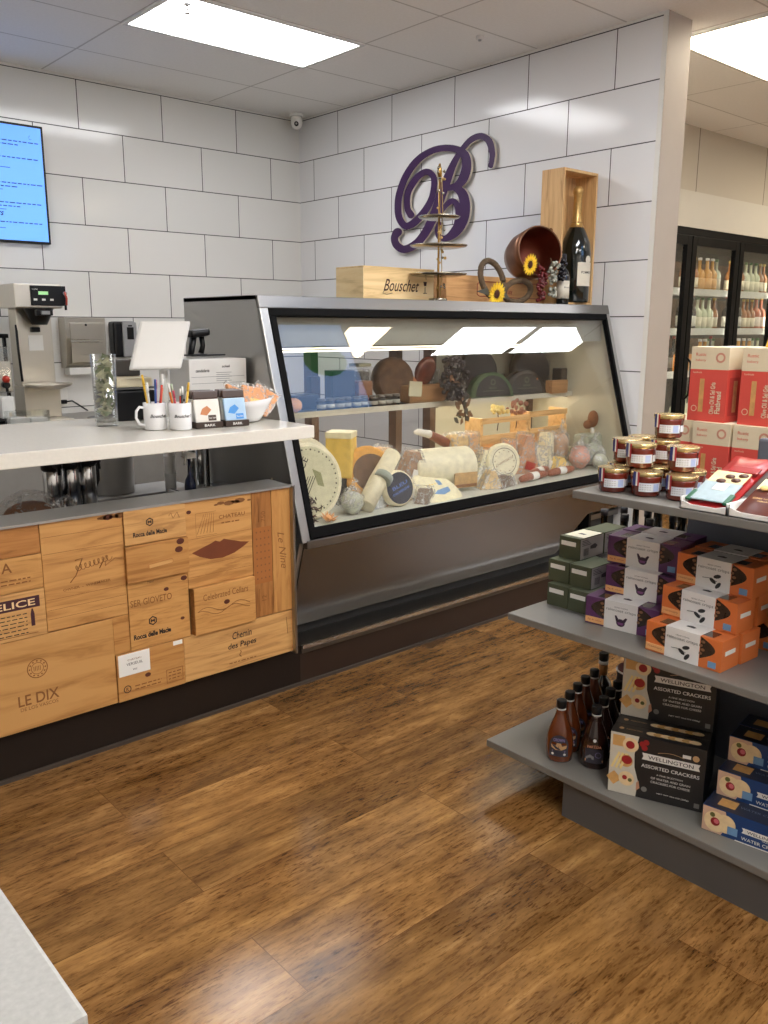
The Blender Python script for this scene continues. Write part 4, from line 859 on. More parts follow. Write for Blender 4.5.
# left side plate: polygon (y, z)
side = [(-3.262, .60), (-3.262, .63), (-2.997, 1.56), (-2.42, 1.56), (-2.42, .17), (-3.14, .17), (-3.15, .22)]
XS = frame((0, 0, 0), (0, 1, 0), (0, 0, 1), (1, 0, 0))
MB().prism(side, XL, XL+.02, STV, XS).build('side_panel', t, world=True)
tri = [(-3.262, .60), (-3.262, .63), (-2.997, 1.56), (-2.42, 1.56), (-2.42, .60)]
o = MB().prism(tri, XR-.01, XR, mat('cream_case_lining', (200, 194, 172), .4, var=.01), XS).build('side_panel', t, world=True); o['label'] = 'cream inner end panel'
MB().box((XL, -3.0, 1.545), (XR, -2.42, 1.562), STC).build('top_panel', t, world=True)
# slanted steel surround
MB().box((XL, SL-.052, -.012), (XR, SL, .010), STC, FG, bev=.003).box((XL, -.03, -.012), (XL+.040, SL-.052, .010), STV, FG, bev=.003).box((XR-.035, -.03, -.012), (XR, SL-.052, .010), STV, FG, bev=.003).build('steel_surround', t, world=True)
gx0, gx1, gy0, gy1 = XL+.04, XR-.035, .0, SL-.052
bl = mat('black_rubber_frame', (6, 6, 7), .7, spec=.12)
f = MB().box((gx0, gy1-.032, -.014), (gx1, gy1, .014), bl, FG, bev=.003).box((gx0, gy0-.018, -.014), (gx1, gy0+.026, .016), bl, FG, bev=.003).box((gx0, gy0+.026, -.014), (gx0+.03, gy1-.032, .014), bl, FG, bev=.003).box((gx1-.022, gy0+.026, -.014), (gx1, gy1-.032, .014), bl, FG, bev=.003).build('black_frame', t, world=True)
MB().box((gx0+.028, gy0+.024, -.003), (gx1-.02, gy1-.03, .003), GLASS, FG).build('glass_front', t, world=True)
# lower body
Bd = STEELD
MB().box((XL+.02, -3.285, .575), (XR, -3.20, .612), STC, bev=.006).build('bumper_rail', t, world=True)
FL = frame((0, -3.255, .578), (1, 0, 0), (0, .105, -.358))   # y runs down the panel
Ll = math.hypot(.105, .358)
MB().prism([(XL+.02, 0), (-.03, 0), (-.03, Ll*.42), (-.42, Ll*.42), (-.62, Ll), (XL+.02, Ll)], -.008, 0, mat('lower_front_steel', (128, 124, 119), .27, metal=1, var=.02, scale=2), FL).build('lower_front_panel', t, world=True)
MB().box((XL+.02, -3.13, .0), (XR, -2.45, .60), mat('dark_case_body', (30, 29, 28), .6)).build('case_body', t, world=True)
MB().box((XL, -3.262, .135), (XR, -3.10, .172), STEELD, bev=.004).box((XL, -3.272, .158), (XR, -3.262, .174), CHROME).build('base_ledge', t, world=True)
MB().box((XL, -3.25, 0), (XR, -3.20, .135), mat('case_kick_brown', (44, 28, 18), .45)).box((XL, -3.262, 0), (XR, -3.25, .012), mat('kick_cove', (64, 54, 46))).build('kick_board', t, world=True)
MB().prism([(-3.20, .172), (-3.12, .172), (-3.05, .56), (-3.20, .56)], -.38, -.36, BLACKM, XS).box((-.36, -3.16, .36), (-.03, -3.10, .39), STEELD).build('end_bracket', t, world=True)
# interior
DECKM = mat('case_deck_white', (196, 196, 186), .35, var=.02)
MB().box((XL+.02, -3.235, .625), (XR-.01, -2.52, .645), DECKM).build('deck', t, world=True)
POSTM = mat('brown_rear_post', (84, 62, 48), .5); ALU = mat('aluminium_rail', (150, 146, 134), .3, metal=.8)
fr = MB().box((XL+.02, -2.50, .60), (XR, -2.44, .72), ALU).box((XL+.02, -2.50, 1.43), (XR, -2.44, 1.55), ALU)
for x in (-2.38, -1.76, -1.19, -.93, -.06): fr.box((x-.022, -2.50, .72), (x+.022, -2.44, 1.43), POSTM)
fr.build('rear_door_frame', t, world=True)
MB().box((-.90, -2.475, .72), (-.06, -2.465, 1.43), mat('cream_sliding_door', (198, 196, 178), .35, var=.02)).build('rear_sliding_door', t, world=True)
MB().box((XL+.02, -2.98, 1.36), (XR-.01, -2.94, 1.545), mat('case_header_grey', (150, 150, 140), .4)).build('inner_header', t, world=True)
ub = MB().box((XL+.03, -2.80, 1.335), (XR-.02, -2.77, 1.36), ALU, bev=.004).build('lamp_housing', t, world=True)
LED = emis('case_lamp_tube', (255, 246, 226), CASE_POWER)
MB().box((XL+.04, -2.806, 1.341), (XR-.03, -2.80, 1.346), LED).box((XL+.04, -2.797, 1.328), (XR-.03, -2.773, 1.335), LED).build('lamp_tube', ub, world=True)
MB().box((XL+.03, -2.80, 1.045), (XR-.02, -2.52, 1.057), ALU).box((XL+.03, -2.806, 1.035), (XR-.02, -2.80, 1.062), mat('shelf_lip', (196, 192, 176), .3)).build('shelf', t, world=True)
MB().box((XL+.05, -2.72, 1.026), (XR-.05, -2.70, 1.034), emis('hidden_shelf_fill', (255, 244, 220), CASE_POWER*6.5)).build('lamp_tube', t, world=True)  # added strip hidden behind the shelf lip, brightens the case interior
for x in (-2.36, -1.2, -.1): MB().box((x-.012, -2.80, 1.03), (x+.012, -2.50, 1.045), POSTM).build('shelf_bracket', t, world=True)

# ---------------- cheeses. D = deck level, S = shelf level
D, SH = .646, 1.058
def cheese_mat(n, c, var=.1, sc=18, rough=.55): return mat(n, c, rough, var=var*1.6+.04, scale=sc*1.7, bump=.4)
RINDW = cheese_mat('white_rind', (230, 220, 188), .06); RINDG = cheese_mat('pale_green_rind', (228, 220, 190), .06); PAPERG = cheese_mat('greenish_label', (206, 202, 168), .06)
ORG = cheese_mat('orange_rind', (226, 160, 72), .12); YEL = cheese_mat('yellow_cheese', (236, 196, 96), .06); BRN = cheese_mat('brown_rind', (104, 76, 52), .25)
BLKR = cheese_mat('black_rind', (38, 36, 36), .15, rough=.35); NAVY = cheese_mat('navy_wax', (40, 44, 58), .1, rough=.35); IVORY = cheese_mat('ivory_cheese', (240, 226, 190), .05)
DOT = mat('dark_print', (52, 44, 36), .7)
def wheel(name, label, loc, r, th, rind, face, lean=.0, turn=0, flat=False, group=None, deco=None, cat='cheese'):
    """cheese wheel standing on its rim (axis towards the shopper) or lying flat"""
    t = thing(name, label, cat, loc, turn, group)
    b = .25*th
    pr = [(0, -th/2), (r-b, -th/2), (r-b*.3, -th/2+b*.3), (r, -th/2+b), (r, th/2-b), (r-b*.3, th/2-b*.3), (r-b, th/2), (0, th/2)]
    X = (RX(-lean) @ T(0, 0, r) @ RX(PI/2)) if not flat else RX(lean) @ T(0, 0, th/2)
    MB().lathe(pr, rind, X, 36).build('rind', t)
    F = X @ T(0, 0, th/2+.0008)
    mb = MB().disc(r*.88, face, F, 0, 36)
    if deco: deco(mb, F, r)
    mb.build('face_label', t)
    return t
def dotring(mb, F, r):
    for k in range(40): mb.disc(.0045 if k % 2 else .003, DOT, F @ T(r*.80*math.cos(k*PI/20), r*.80*math.sin(k*PI/20), .0008), 0, 6)
    mb.text('FRANCE', .028, DOT, F, -.045, .03, .0012, w=.16, rot=1.05, bold=.01)
    for k in range(4): mb.add([(-.05+.012*k, -.06, .001), (-.046+.012*k, -.06, .001), (.0+.012*k, .02, .001), (-.004+.012*k, .02, .001)], [(0, 1, 2, 3)], DOT, F)
    mb.poly([(.02, .05), (.06, .03), (.07, -.03), (.04, -.02)], mat('olive_print', (140, 140, 96), .7), F @ T(0, 0, .001))
wheel('round_cheese', 'large pale French cheese wheel with a dotted ring label, front left of case', (-2.262, -3.12, D), .165, .045, RINDG, PAPERG, .16, -.12, deco=dotring)
wheel('round_cheese', 'second large pale cheese wheel leaning just behind the dotted French one', (-2.235, -3.055, D), .172, .05, RINDG, RINDW, .16, -.05)
wheel('round_cheese', 'orange rinded cheese wheel with a dark cut centre, lower left of case', (-1.83, -2.99, D+.01), .125, .09, ORG, ORG, .25, -.45, deco=lambda mb, F, r: mb.disc(r*.68, BRN, F @ T(.01, 0, .001), 0, 28))
wheel('round_cheese', 'small navy blue waxed cheese round with blue lettering at the glass', (-1.785, -3.15, D), .082, .05, RINDW, NAVY, .2, -.1, deco=lambda mb, F, r: [mb.text('BLEU', .016, mat('blue_letters', (90, 120, 190), .5), F, 0, .012, .001, w=.09, rot=.35, bold=.02), mb.text('D\'AUVERGNE', .012, mat('blue_letters', (90, 120, 190)), F, .005, -.014, .001, w=.10, rot=.35, bold=.02)] and None)
def bluepic(mb, F, r):
    BL = mat('light_blue_picture', (110, 150, 196), .5)
    mb.ring(r*.74, r*.78, RINDG, F, .001); mb.poly([(-.06, -.03), (.0, -.045), (.06, -.03), (.07, .0), (.02, -.005), (-.02, -.01)], BL, F @ T(0, 0, .0015)); mb.poly([(.02, .02), (.05, .02), (.055, .05), (.03, .06)], BL, F @ T(0, 0, .0015))
    for k in range(5): mb.rect(-.06+.02*k, .03, -.048+.02*k, .036, YEL, F, .0015)
wheel('round_cheese', 'flat white cheese wheel with a blue picture tilted towards the glass', (-1.51, -3.10, D), .135, .05, RINDW, IVORY, .55, .1, flat=True, deco=bluepic)
wheel('round_cheese', 'cream cheese round with a fine ring print in front of the wooden crate', (-.912, -3.02, D), .098, .05, IVORY, RINDG, .22, -.35, deco=lambda mb, F, r: (mb.ring(r*.70, r*.73, DOT, F, .001), mb.text('CHAMPIGNON', .012, BRAND, F, 0, .0, .001, w=.11, rot=.4), [mb.disc(.003, BRAND, F @ T(r*.58*math.cos(k*.52), r*.58*math.sin(k*.52), .001), 0, 6) for k in range(12)]) and None)
wheel('round_cheese', 'brown ridged cheese wheel standing on the case shelf beside the honey jar', (-1.375, -2.66, SH), .115, .08, BRN, BRN, .12, -.2)
wheel('round_cheese', 'black rinded cheese wheel upright at the back of shelf, left one of two', (-.66, -2.58, SH), .13, .08, BLKR, BLKR, .1, -.3)
wheel('round_cheese', 'black rinded cheese wheel upright at the back of shelf, right one of two', (-.20, -2.60, SH), .13, .08, BLKR, BLKR, .1, -.3)
def half(loc, label, turn, rim):
    t = thing('half_cheese', label, 'cheese', loc, turn)
    X = RX(-.12) @ RX(PI/2); r = .135
    MB().lathe([(0, -.035), (r, -.035), (r, .035), (0, .035)], rim, X, 20, arc=PI).build('rind', t)
    F = X @ T(0, 0, .036)
    mb = MB().poly([(r*.84*math.cos(PI*k/20), r*.84*math.sin(PI*k/20)+.004) for k in range(21)], BLKR, F)
    mb.text('BLACK', .012, mat('dull_green', (120, 130, 110), .6), F, 0, .05, .001, w=.05); mb.rect(-.07, .032, .07, .034, mat('dull_green', (120, 130, 110)), F, .001)
    mb.ring(.012, .016, mat('dull_green', (120, 130, 110)), F @ T(0, .08, 0), .001, 14); mb.build('cut_face', t)
half((-.745, -2.76, SH), 'half moon black cheese with a green rim on the shelf', -.25, cheese_mat('green_rind', (70, 92, 62), .15))
half((-.43, -2.74, SH), 'half moon black cheese with a dark rim, right of the green rimmed one', -.25, BLKR)

def block(name, label, loc, dim, rz, m, cat='cheese', top=None, bev=.006, wrapped=False, tilt=0):
    t = thing(name, label, cat, loc, rz)
    a, b, c = dim; X = RX(tilt)
    MB().box((-a/2, -b/2, 0), (a/2, b/2, c), m, X, bev=bev).build('cheese_body', t)
    if top: MB().box((-a/2-.002, -b/2-.002, c-.02), (a/2+.002, b/2+.002, c+.008), top, X, bev=.004).build('rind_top', t)
    if wrapped: MB().box((-a/2-.006, -b/2-.006, 0), (a/2+.006, b/2+.006, c+.012), FILM, X, bev=.012).build('wrapper', t)
    return t
block('cheese_block', 'tall yellow cheese block with a pale rind top behind the orange wheel', (-1.915, -2.90, D+.12), (.115, .12, .20), .65, YEL, top=IVORY)
t = block('cheese_display_riser', 'dark riser under the tall yellow cheese block inside the case', (-1.915, -2.88, D), (.30, .16, .118), 0, BLKR, cat='riser')
BROWNW = mat('waxed_brown_face', (118, 62, 30), .45, var=.2)
MB().box((.0, -.0, 0), (.0, .0, 0), BROWNW)
block('cheese_block', 'square tan cheese block with orange marks, highest in the middle of case', (-1.13, -2.88, D+.13), (.10, .09, .115), -.2, cheese_mat('tan_cheese', (222, 172, 110), .18, 30), bev=.02, wrapped=True)
block('cheese_display_riser', 'pale riser holding the tan cheese block in the middle of the case', (-1.14, -2.80, D), (.32, .14, .128), 0, PAPERG, cat='riser')
block('cheese_block', 'square tan cheese block with rounded corners beside the wooden crate', (-1.035, -2.875, D+.13), (.08, .08, .115), .1, cheese_mat('tan_cheese_darker', (206, 150, 88), .18, 30), bev=.022, wrapped=True)
# big white log with a cut face and label
t = thing('cheese_log', 'thick white cheese log lying in the case with its cut end to the right', 'cheese', (-1.37, -2.99, D+.02), -.22)
X = T(0, 0, .095) @ RY(PI/2)
MB().lathe([(0, -.17), (.085, -.17), (.095, -.16), (.097, .0), (.095, .16), (.088, .172), (0, .172)], RINDG, X, 32).build('rind', t)
MB().disc(.082, RINDW, X @ T(0, 0, .1735), 0, 28).build('cut_face', t)
MB().box((.03, -.100, .0), (.165, -.094, .075), mat('brown_picture_label', (186, 150, 98), .5, var=.25, scale=40), bev=.003).rect(.035, .004, .16, .018, BRAND, frame((0, -.1005, 0), (1, 0, 0), (0, 0, 1))).build('label', t)
# diagonal white log
t = thing('cheese_log', 'slim white wrapped log leaning diagonally over the orange cheese wheel', 'cheese', (-1.99, -3.16, D))
MB().tube([(0, 0, .03), (.10, .04, .115), (.24, .09, .225)], [.040, .042, .038], RINDW, seg=18).build('log_body', t)
MB().tube([(.24, .09, .225), (.265, .10, .245)], [.03, .008], FILM, seg=12).tube([(.112, .022, .127), (.135, .030, .145)], [.0435, .0435], mat('small_grey_label', (150, 160, 150), .5), seg=18).build('wrapper_and_label', t)
# brown wrapped wedge
def wedge(label, loc, rz, L_, w_, h_, m, lab=None):
    t = thing('cheese_wedge', label, 'cheese', loc, rz)
    pts = [(-w_/2, 0), (w_/2, 0), (.15*w_, h_), (-.05*w_, h_)]
    MB().prism(pts, -L_/2, L_/2, m, RX(PI/2)).build('cheese_body', t)
    MB().prism([(-w_/2-.006, -.0), (w_/2+.006, 0), (.2*w_, h_+.012), (-.12*w_, h_+.02)], -L_/2-.006, L_/2+.006, FILM, RX(PI/2)).build('wrapper', t)
    if lab: MB().box((-.03, -L_/2-.009, .02), (.03, -L_/2-.006, .065), lab, RY(.3)).build('label', t)
    return t
wedge('brown paper wrapped cheese wedge with a pale sticker above the navy round', (-1.55, -2.98, D+.06), -.3, .09, .17, .15, cheese_mat('brown_paper', (150, 112, 78), .25, 14), PAPER)
block('cheese_display_riser', 'low pale riser under the brown paper wrapped wedge', (-1.56, -2.94, D), (.26, .14, .058), 0, PAPERG, cat='riser')
wedge('wrapped red labelled cheese wedge standing beside the ring printed cheese round', (-.64, -2.93, D), -.3, .08, .16, .21, cheese_mat('amber_cheese', (196, 140, 96), .2, 16), mat('red_label', (176, 50, 34), .45))
wedge('tall white cheese wedge in plastic in front of the right wooden crate', (-.40, -2.89, D), .1, .07, .14, .20, IVORY)
wedge('small peach cheese wedge in film rising behind the orange cheese wheel', (-1.66, -2.90, D+.10), .2, .07, .12, .13, cheese_mat('peach_cheese', (226, 186, 146), .1))
block('cheese_display_riser', 'pale riser under the small peach cheese wedge', (-1.68, -2.88, D), (.16, .12, .098), 0, PAPERG, cat='riser')
# salami rods
SAL = mat('salami_skin', (142, 82, 58), .5, var=.35, scale=35, bump=.3)
for i, (x, y, z, a, l_, lab) in enumerate(((-.80, -3.13, D+.022, .12, .24, 'long brown salami lying low against the glass, left one'), (-.55, -3.12, D+.022, .05, .22, 'long brown salami lying low against the glass, right one'), (-.68, -3.07, D+.028, .25, .2, 'brown salami lying behind the two long salamis'))):
    t = thing('salami', lab, 'salami', (x, y, z), a)
    MB().tube([(-l_/2-.012, 0, 0), (-l_/2, 0, 0), (-l_*.3, 0, .002), (l_*.3, 0, .002), (l_/2, 0, 0), (l_/2+.012, 0, 0)], [.006, .016, .021, .021, .016, .005], SAL, seg=14).build('salami_body', t)
    MB().tube([(-.03, 0, .002), (.03, 0, .002)], .0216, PAPER, seg=14).build('paper_band', t)
t = thing('salami', 'white tipped dry sausage sloping down behind the white cheese log', 'salami', (-1.33, -2.86, D+.17))
MB().tube([(-.03, 0, .10), (.02, 0, .09), (.10, 0, .055), (.20, 0, .01), (.22, 0, .0)], [.008, .02, .026, .024, .01], SAL, seg=14).build('salami_body', t)
MB().tube([(-.09, 0, .108), (-.06, 0, .11), (-.02, 0, .10), (.02, 0, .091)], [.006, .016, .018, .021], mat('white_sausage_tip', (220, 214, 204), .6), seg=14).build('paper_tip', t)
# bag pile on the right, bread, flowers, crumpled film
def lump(name, label, cat, loc, dims, inner, seed, rz=0):
    t = thing(name, label, cat, loc, rz)
    a, b, c = dims
    MB().ball(1, inner, T(0, 0, c*.9) @ S3(a*.85, b*.85, c*.85), 20, 12, noise=.10, seed=seed).build('contents', t)
    MB().ball(1, FILM, T(0, 0, c) @ S3(a, b, c), 26, 16, noise=.13, seed=seed+1).tube([(0, 0, c*1.8), (a*.15, 0, c*2.3), (a*.35, 0, c*2.5)], [a*.35, a*.12, a*.25], FILM, seg=10).build('plastic_bag', t)
    return t
PINK = mat('pink_ham', (206, 146, 128), .45, var=.2, scale=20); GRY = mat('pale_grey_green', (176, 178, 158), .5, var=.15)
lump('bagged_meat', 'pink cured meat in a clear bag, lower right of the case', 'meat', (-.30, -3.06, D), (.08, .07, .075), PINK, 3)
lump('bagged_cheese', 'pale cheese in a crinkled clear bag at the far right of the case', 'cheese', (-.14, -3.04, D), (.08, .07, .075), GRY, 8)
lump('bagged_meat', 'tall clear bag of cured meat in front of the crate, right side of case', 'meat', (-.31, -2.93, D+.02), (.065, .05, .10), mat('tan_meat', (190, 150, 116), .45, var=.2), 12)
lump('plastic_packet', 'crumpled clear packet between the French cheese wheel and the diagonal log', 'packet', (-2.05, -3.14, D), (.06, .05, .06), GRY, 17)

# more wrapped pieces filling the deck, each its own thing
EX = [('pale wrapped cheese wedge at the far left behind the French wheels', -2.05, -2.93, D, .1, .20, IVORY, 0), ('golden cheese wedge standing between the yellow block and the orange wheel', -1.98, -2.78, D, .3, .22, YEL, 0),
      ('grey marbled cheese wedge lying in front of the orange wheel', -1.90, -3.10, D, .2, .075, cheese_mat('blue_marbled', (190, 196, 186), .3, 30), 1), ('pale green cheese wedge between the navy round and the white log', -1.66, -3.05, D, -.3, .11, RINDG, 0),
      ('brown rinded wedge tucked between white log and flat wheel', -1.62, -3.15, D, .5, .06, BRN, 1), ('cream wedge with tan rind at the right end of the white log', -1.14, -3.12, D, -.4, .09, cheese_mat('tan_rind_wedge', (208, 178, 126), .15, 24), 0),
      ('brown crusted wedge beside the ring printed cheese round', -1.05, -3.14, D, .2, .055, BRN, 1), ('small ivory wedge lying in front of the ring printed cheese', -.99, -2.93, D, -.2, .16, IVORY, 0),
      ('orange wrapped wedge standing behind the red labelled wedge', -.74, -2.90, D, .1, .18, cheese_mat('amber_cheese', (196, 140, 96)), 0), ('white paper wrapped wedge right of the red labelled one', -.53, -2.98, D, .3, .13, RINDW, 0),
      ('pale wedge lying low behind the right salami', -.46, -3.03, D, -.3, .08, YEL, 0)]
for lab, x, y, z, a, h_, m, k in EX:
    wedge(lab, (x, y, z), a, .07 if k == 0 else .06, .12 if k == 0 else .14, h_, m, PAPER if h_ > .1 else None)
lump('plastic_packet', 'clear packet of rolled meat behind the cream ring printed cheese', 'packet', (-.83, -2.93, D), (.05, .04, .05), PINK, 27)
lump('bagged_cheese', 'crinkled bag of white cheese at the far right corner by the glass', 'cheese', (-.22, -3.14, D), (.06, .045, .05), GRY, 31)
block('black_package', 'black block added for the dark glass reflection, left end of shelf', (-1.96, -2.66, SH), (.16, .08, .07), .15, BLKR, cat='package')  # added dark block, stands in for a dark reflection in the glass
block('black_package', 'dark brown block added for the dark glass reflection beside the carton', (-1.86, -2.62, SH), (.05, .06, .15), -.2, mat('dark_brown_card', (52, 36, 28)), cat='package')  # upright block added for the same dark reflection
block('wrapped_loaf', 'brown wrapped loaf behind the pale price card on the case shelf', (-1.02, -2.70, SH), (.12, .08, .09), .3, BRN, cat='bread')
block('black_package', 'long dark package between the two half moon cheeses at the back', (-.58, -2.66, SH), (.10, .05, .12), 0, BLKR, cat='package')
t = thing('dried_flower', 'dried orange flower at the lower left corner of the glass', 'flower', (-2.225, -3.195, D))
OF = mat('dried_orange_petal', (220, 156, 92), .7, var=.15); mb = MB()
for k in range(16):
    a = 2*PI*k/16; r_ = .03+.012*(k % 2)
    mb.add([(0, 0, .012), (r_*.6*math.cos(a-.25), r_*.6*math.sin(a-.25), .022), (r_*math.cos(a), r_*math.sin(a), .034), (r_*.6*math.cos(a+.25), r_*.6*math.sin(a+.25), .022), (r_*.5*math.cos(a), r_*.5*math.sin(a), .012)], [(0, 1, 2, 3), (0, 3, 2, 4), (0, 4, 2, 1)], OF, RX(.3))
mb.build('petals', t); MB().ball(.014, OF, T(0, 0, .016), 10, 6).build('flower_centre', t)
t = thing('dried_leaf_bundle', 'dark dried leaves and seed heads beside the orange flower, left corner', 'dried leaves', (-2.31, -3.16, D))
LF = mat('dark_dried_leaf', (70, 44, 28), .8, var=.3, scale=40); R = random.Random(21); mb = MB()
for k in range(70):
    p_ = Vector((R.uniform(-.05, .06), R.uniform(-.03, .03), R.uniform(.0, .11))); a = R.uniform(0, 6.28); s_ = R.uniform(.012, .024)
    X = T(*p_) @ Matrix.Rotation(a, 4, (R.uniform(-1, 1), R.uniform(-1, 1), .3))
    mb.add([(-s_, 0, 0), (0, -s_*.4, .003), (s_, 0, 0), (0, s_*.4, .003)], [(0, 1, 2, 3)], LF, X)
tag(mb.build('leaves', t), kind='stuff')
t = thing('sesame_bread', 'pear shaped brown bread hanging in the upper right of the case', 'bread', (-.075, -2.98, .86))
MB().ball(1, CR, S3(.032, .032, .05) @ T(0, 0, 1), 16, 10).ball(.026, CR, T(-.05, .0, .02), 14, 8).build('loaf', t)
MB().tube([(0, 0, .0), (.0, 0, -.03), (.01, 0, -.045)], [.01, .012, .004], PAPER, seg=8).build('paper_tie', t)
MB().box((-.11, -.05, -.22), (.04, .06, -.035), GRY, bev=.02).build('basket', t)
# wooden crates with flowers
CRW = wood('crate_pine', (206, 158, 96), (228, 186, 128), axis=0)
def crate(label, x0, x1, y, z0, z1):
    t = thing('wooden_crate', label, 'crate', ((x0+x1)/2, y, z0))
    a = (x1-x0)/2; h_ = z1-z0
    for sx in (-1, 1): MB().box((sx*a-.018 if sx > 0 else -a, -.06, 0), (sx*a if sx > 0 else -a+.018, .06, h_), CRW, bev=.002).build('end_panel', t)
    for k, (u0, u1) in enumerate(((.0, .22), (.36, .58), (.86, 1.0))):
        MB().box((-a, -.068, u0*h_), (a, -.06, u1*h_), CRW, bev=.001).build('slat', t)
    MB().box((-a, .06, 0), (a, .068, h_*.4), CRW).box((-a, -.06, 0), (a, .06, .008), CRW).build('back_and_base', t)
crate('slatted wooden crate with dried flowers in the middle right of the case', -.90, -.50, -2.78, .735, .955)
crate('slatted wooden crate behind the bagged meats, further right in the case', -.47, -.12, -2.76, .735, .965)
block('cheese_display_riser', 'long pale riser carrying the two wooden crates', (-.5, -2.76, D), (.86, .18, .085), 0, PAPERG, cat='riser')
FY = mat('pale_yellow_blossom', (236, 214, 140), .7, var=.1); FP = mat('dull_pink_blossom', (160, 110, 90), .7, var=.2)
for i, (x, m, lab) in enumerate(((-.72, FY, 'pale yellow dried blossoms on top of the left wooden crate'), (-.56, FP, 'dull pink dried seed heads on the right corner of the left wooden crate'))):
    t = thing('dried_flowers', lab, 'flowers', (x, -2.80, .955)); mb = MB(); R = random.Random(30+i)
    for k in range(22): mb.ball(R.uniform(.008, .016), m, T(R.uniform(-.07, .07)*(1-.3*i), R.uniform(-.03, .03), R.uniform(.0, .05+.03*i)), 8, 5)
    tag(mb.build('blossoms', t), kind='stuff')
    MB().tube([(0, 0, .02), (.02, .01, -.03), (0, .0, -.08)], .003, LF, seg=5).build('stem', t)
# on the upper shelf
t = thing('round_roll', 'small round orange-brown roll at the left end of the case shelf', 'bread', (-2.08, -2.76, SH))
MB().ball(1, mat('golden_crust', (206, 146, 84), .6, var=.2), S3(.042, .042, .034) @ T(0, 0, .95), 18, 10).build('roll', t)
t = thing('dark_giftbox', 'dark blue-black carton standing on the shelf left of the honey jar', 'box', (-1.73, -2.66, SH), -.2)
MB().box((-.06, -.045, 0), (.06, .045, .175), mat('blue_black_card', (44, 46, 60), .4, var=.25, scale=30), bev=.003).build('carton', t)
t = thing('square_jar', 'square glass jar of amber honeycomb on the case shelf', 'jar', (-1.60, -2.66, SH))
MB().box((-.045, -.045, .005), (.045, .045, .12), mat('honeycomb', (150, 92, 48), .3, var=.3, scale=25), bev=.008).build('honeycomb', t)
MB().box((-.05, -.05, 0), (.05, .05, .19), JARG, bev=.01).build('jar_glass', t)
MB().box((-.04, -.04, .19), (.04, .04, .205), GRY, bev=.004).build('lid', t)
t = thing('chip_bag', 'red and brown foil bag tilted on its corner on the case shelf', 'bag', (-1.19, -2.70, SH+.055))
X = RY(.7); MB().ball(1, mat('red_brown_foil', (112, 56, 46), .25, var=.5, scale=22, bump=.5), T(0, 0, .1) @ X @ S3(.062, .028, .085), 16, 10, noise=.05).box((-.05, -.004, -.09), (.05, .004, -.075), COPP, T(0, 0, .1) @ X).build('foil_bag', t)
t = thing('sliced_loaf', 'long tan loaf block with a pale price card on the case shelf', 'bread', (-1.25, -2.745, SH), -.1)
MB().box((-.12, -.045, 0), (.12, .045, .09), mat('tan_loaf', (160, 118, 76), .6, var=.2), bev=.018).build('loaf', t)
MB().box((-.135, -.056, .03), (-.055, -.05, .105), mat('cream_card', (206, 200, 170), .6), RY(.08)).build('price_card', t)
JB = mat('dark_jar_glass', (30, 28, 28), .15); js = None; R = random.Random(40)
for i in range(10):
    x = -1.93+.052*i
    lab = 'small dark relish jar in the row along the front of the case shelf'
    if js is None:
        js = thing('relish_jar', lab, 'jar', (x, -2.775, SH), 0, 'row of small dark jars on the case shelf')
        MB().cyl(.022, 0, .045, JB, seg=14, bev=.003).build('jar_body', js); MB().cyl(.021, .045, .056, mat('dull_lid', (90, 86, 80), .3), seg=14).build('lid', js); MB().cyl(.0225, .012, .03, mat('jar_label_pale', (170, 170, 160), .6), seg=14).build('label', js)
    else: dup(js, (x, -2.775+R.uniform(-.006, .006), SH), R.uniform(0, 6), lab)
# more goods crowding the upper shelf
DGB = mat('dark_olive_pack', (58, 56, 44), .4, var=.3, scale=30, bump=.4); DBP = mat('deep_brown_pack', (66, 46, 36), .35, var=.4, scale=30, bump=.4)
for lab, x, y, w_, d_, h_, a, m in (('dark olive wrapped pack at the left end of the case shelf behind the roll', -2.22, -2.64, .10, .08, .12, .2, DGB), ('deep brown wrapped pack leaning at the left of the case shelf', -2.08, -2.62, .09, .08, .17, -.3, DBP),
        ('deep brown pack between the ridged brown wheel and the red foil bag', -1.27, -2.60, .07, .07, .12, .2, DBP), ('dark olive pack beside the tan loaf under the grape garland', -1.09, -2.62, .10, .08, .15, .3, DGB),
        ('deep brown pack behind the green rimmed half moon cheese', -.86, -2.60, .09, .07, .13, -.2, DBP), ('dark olive pack right of the second black cheese wheel', -.10, -2.60, .08, .07, .17, .1, DGB), ('dark olive pack behind the honeycomb jar', -1.53, -2.57, .09, .06, .16, 0, DGB)):
    block('wrapped_pack', lab, (x, y, SH), (w_, d_, h_), a, m, cat='package', bev=.014, wrapped=True)
for lab, x, z, l_ in (('dark dry salami lying along the left end of the case shelf', -2.20, .024, .22), ('dark dry salami lying on the shelf before the blue-black carton', -1.78, .024, .12)):
    t = thing('salami', lab, 'salami', (x, -2.715, SH+z), .1)
    MB().tube([(-l_/2-.01, 0, 0), (-l_/2, 0, 0), (0, 0, .002), (l_/2, 0, 0), (l_/2+.01, 0, 0)], [.006, .017, .022, .017, .005], mat('dark_salami', (64, 40, 34), .5, var=.4, scale=40, bump=.4), seg=14).build('salami_body', t)
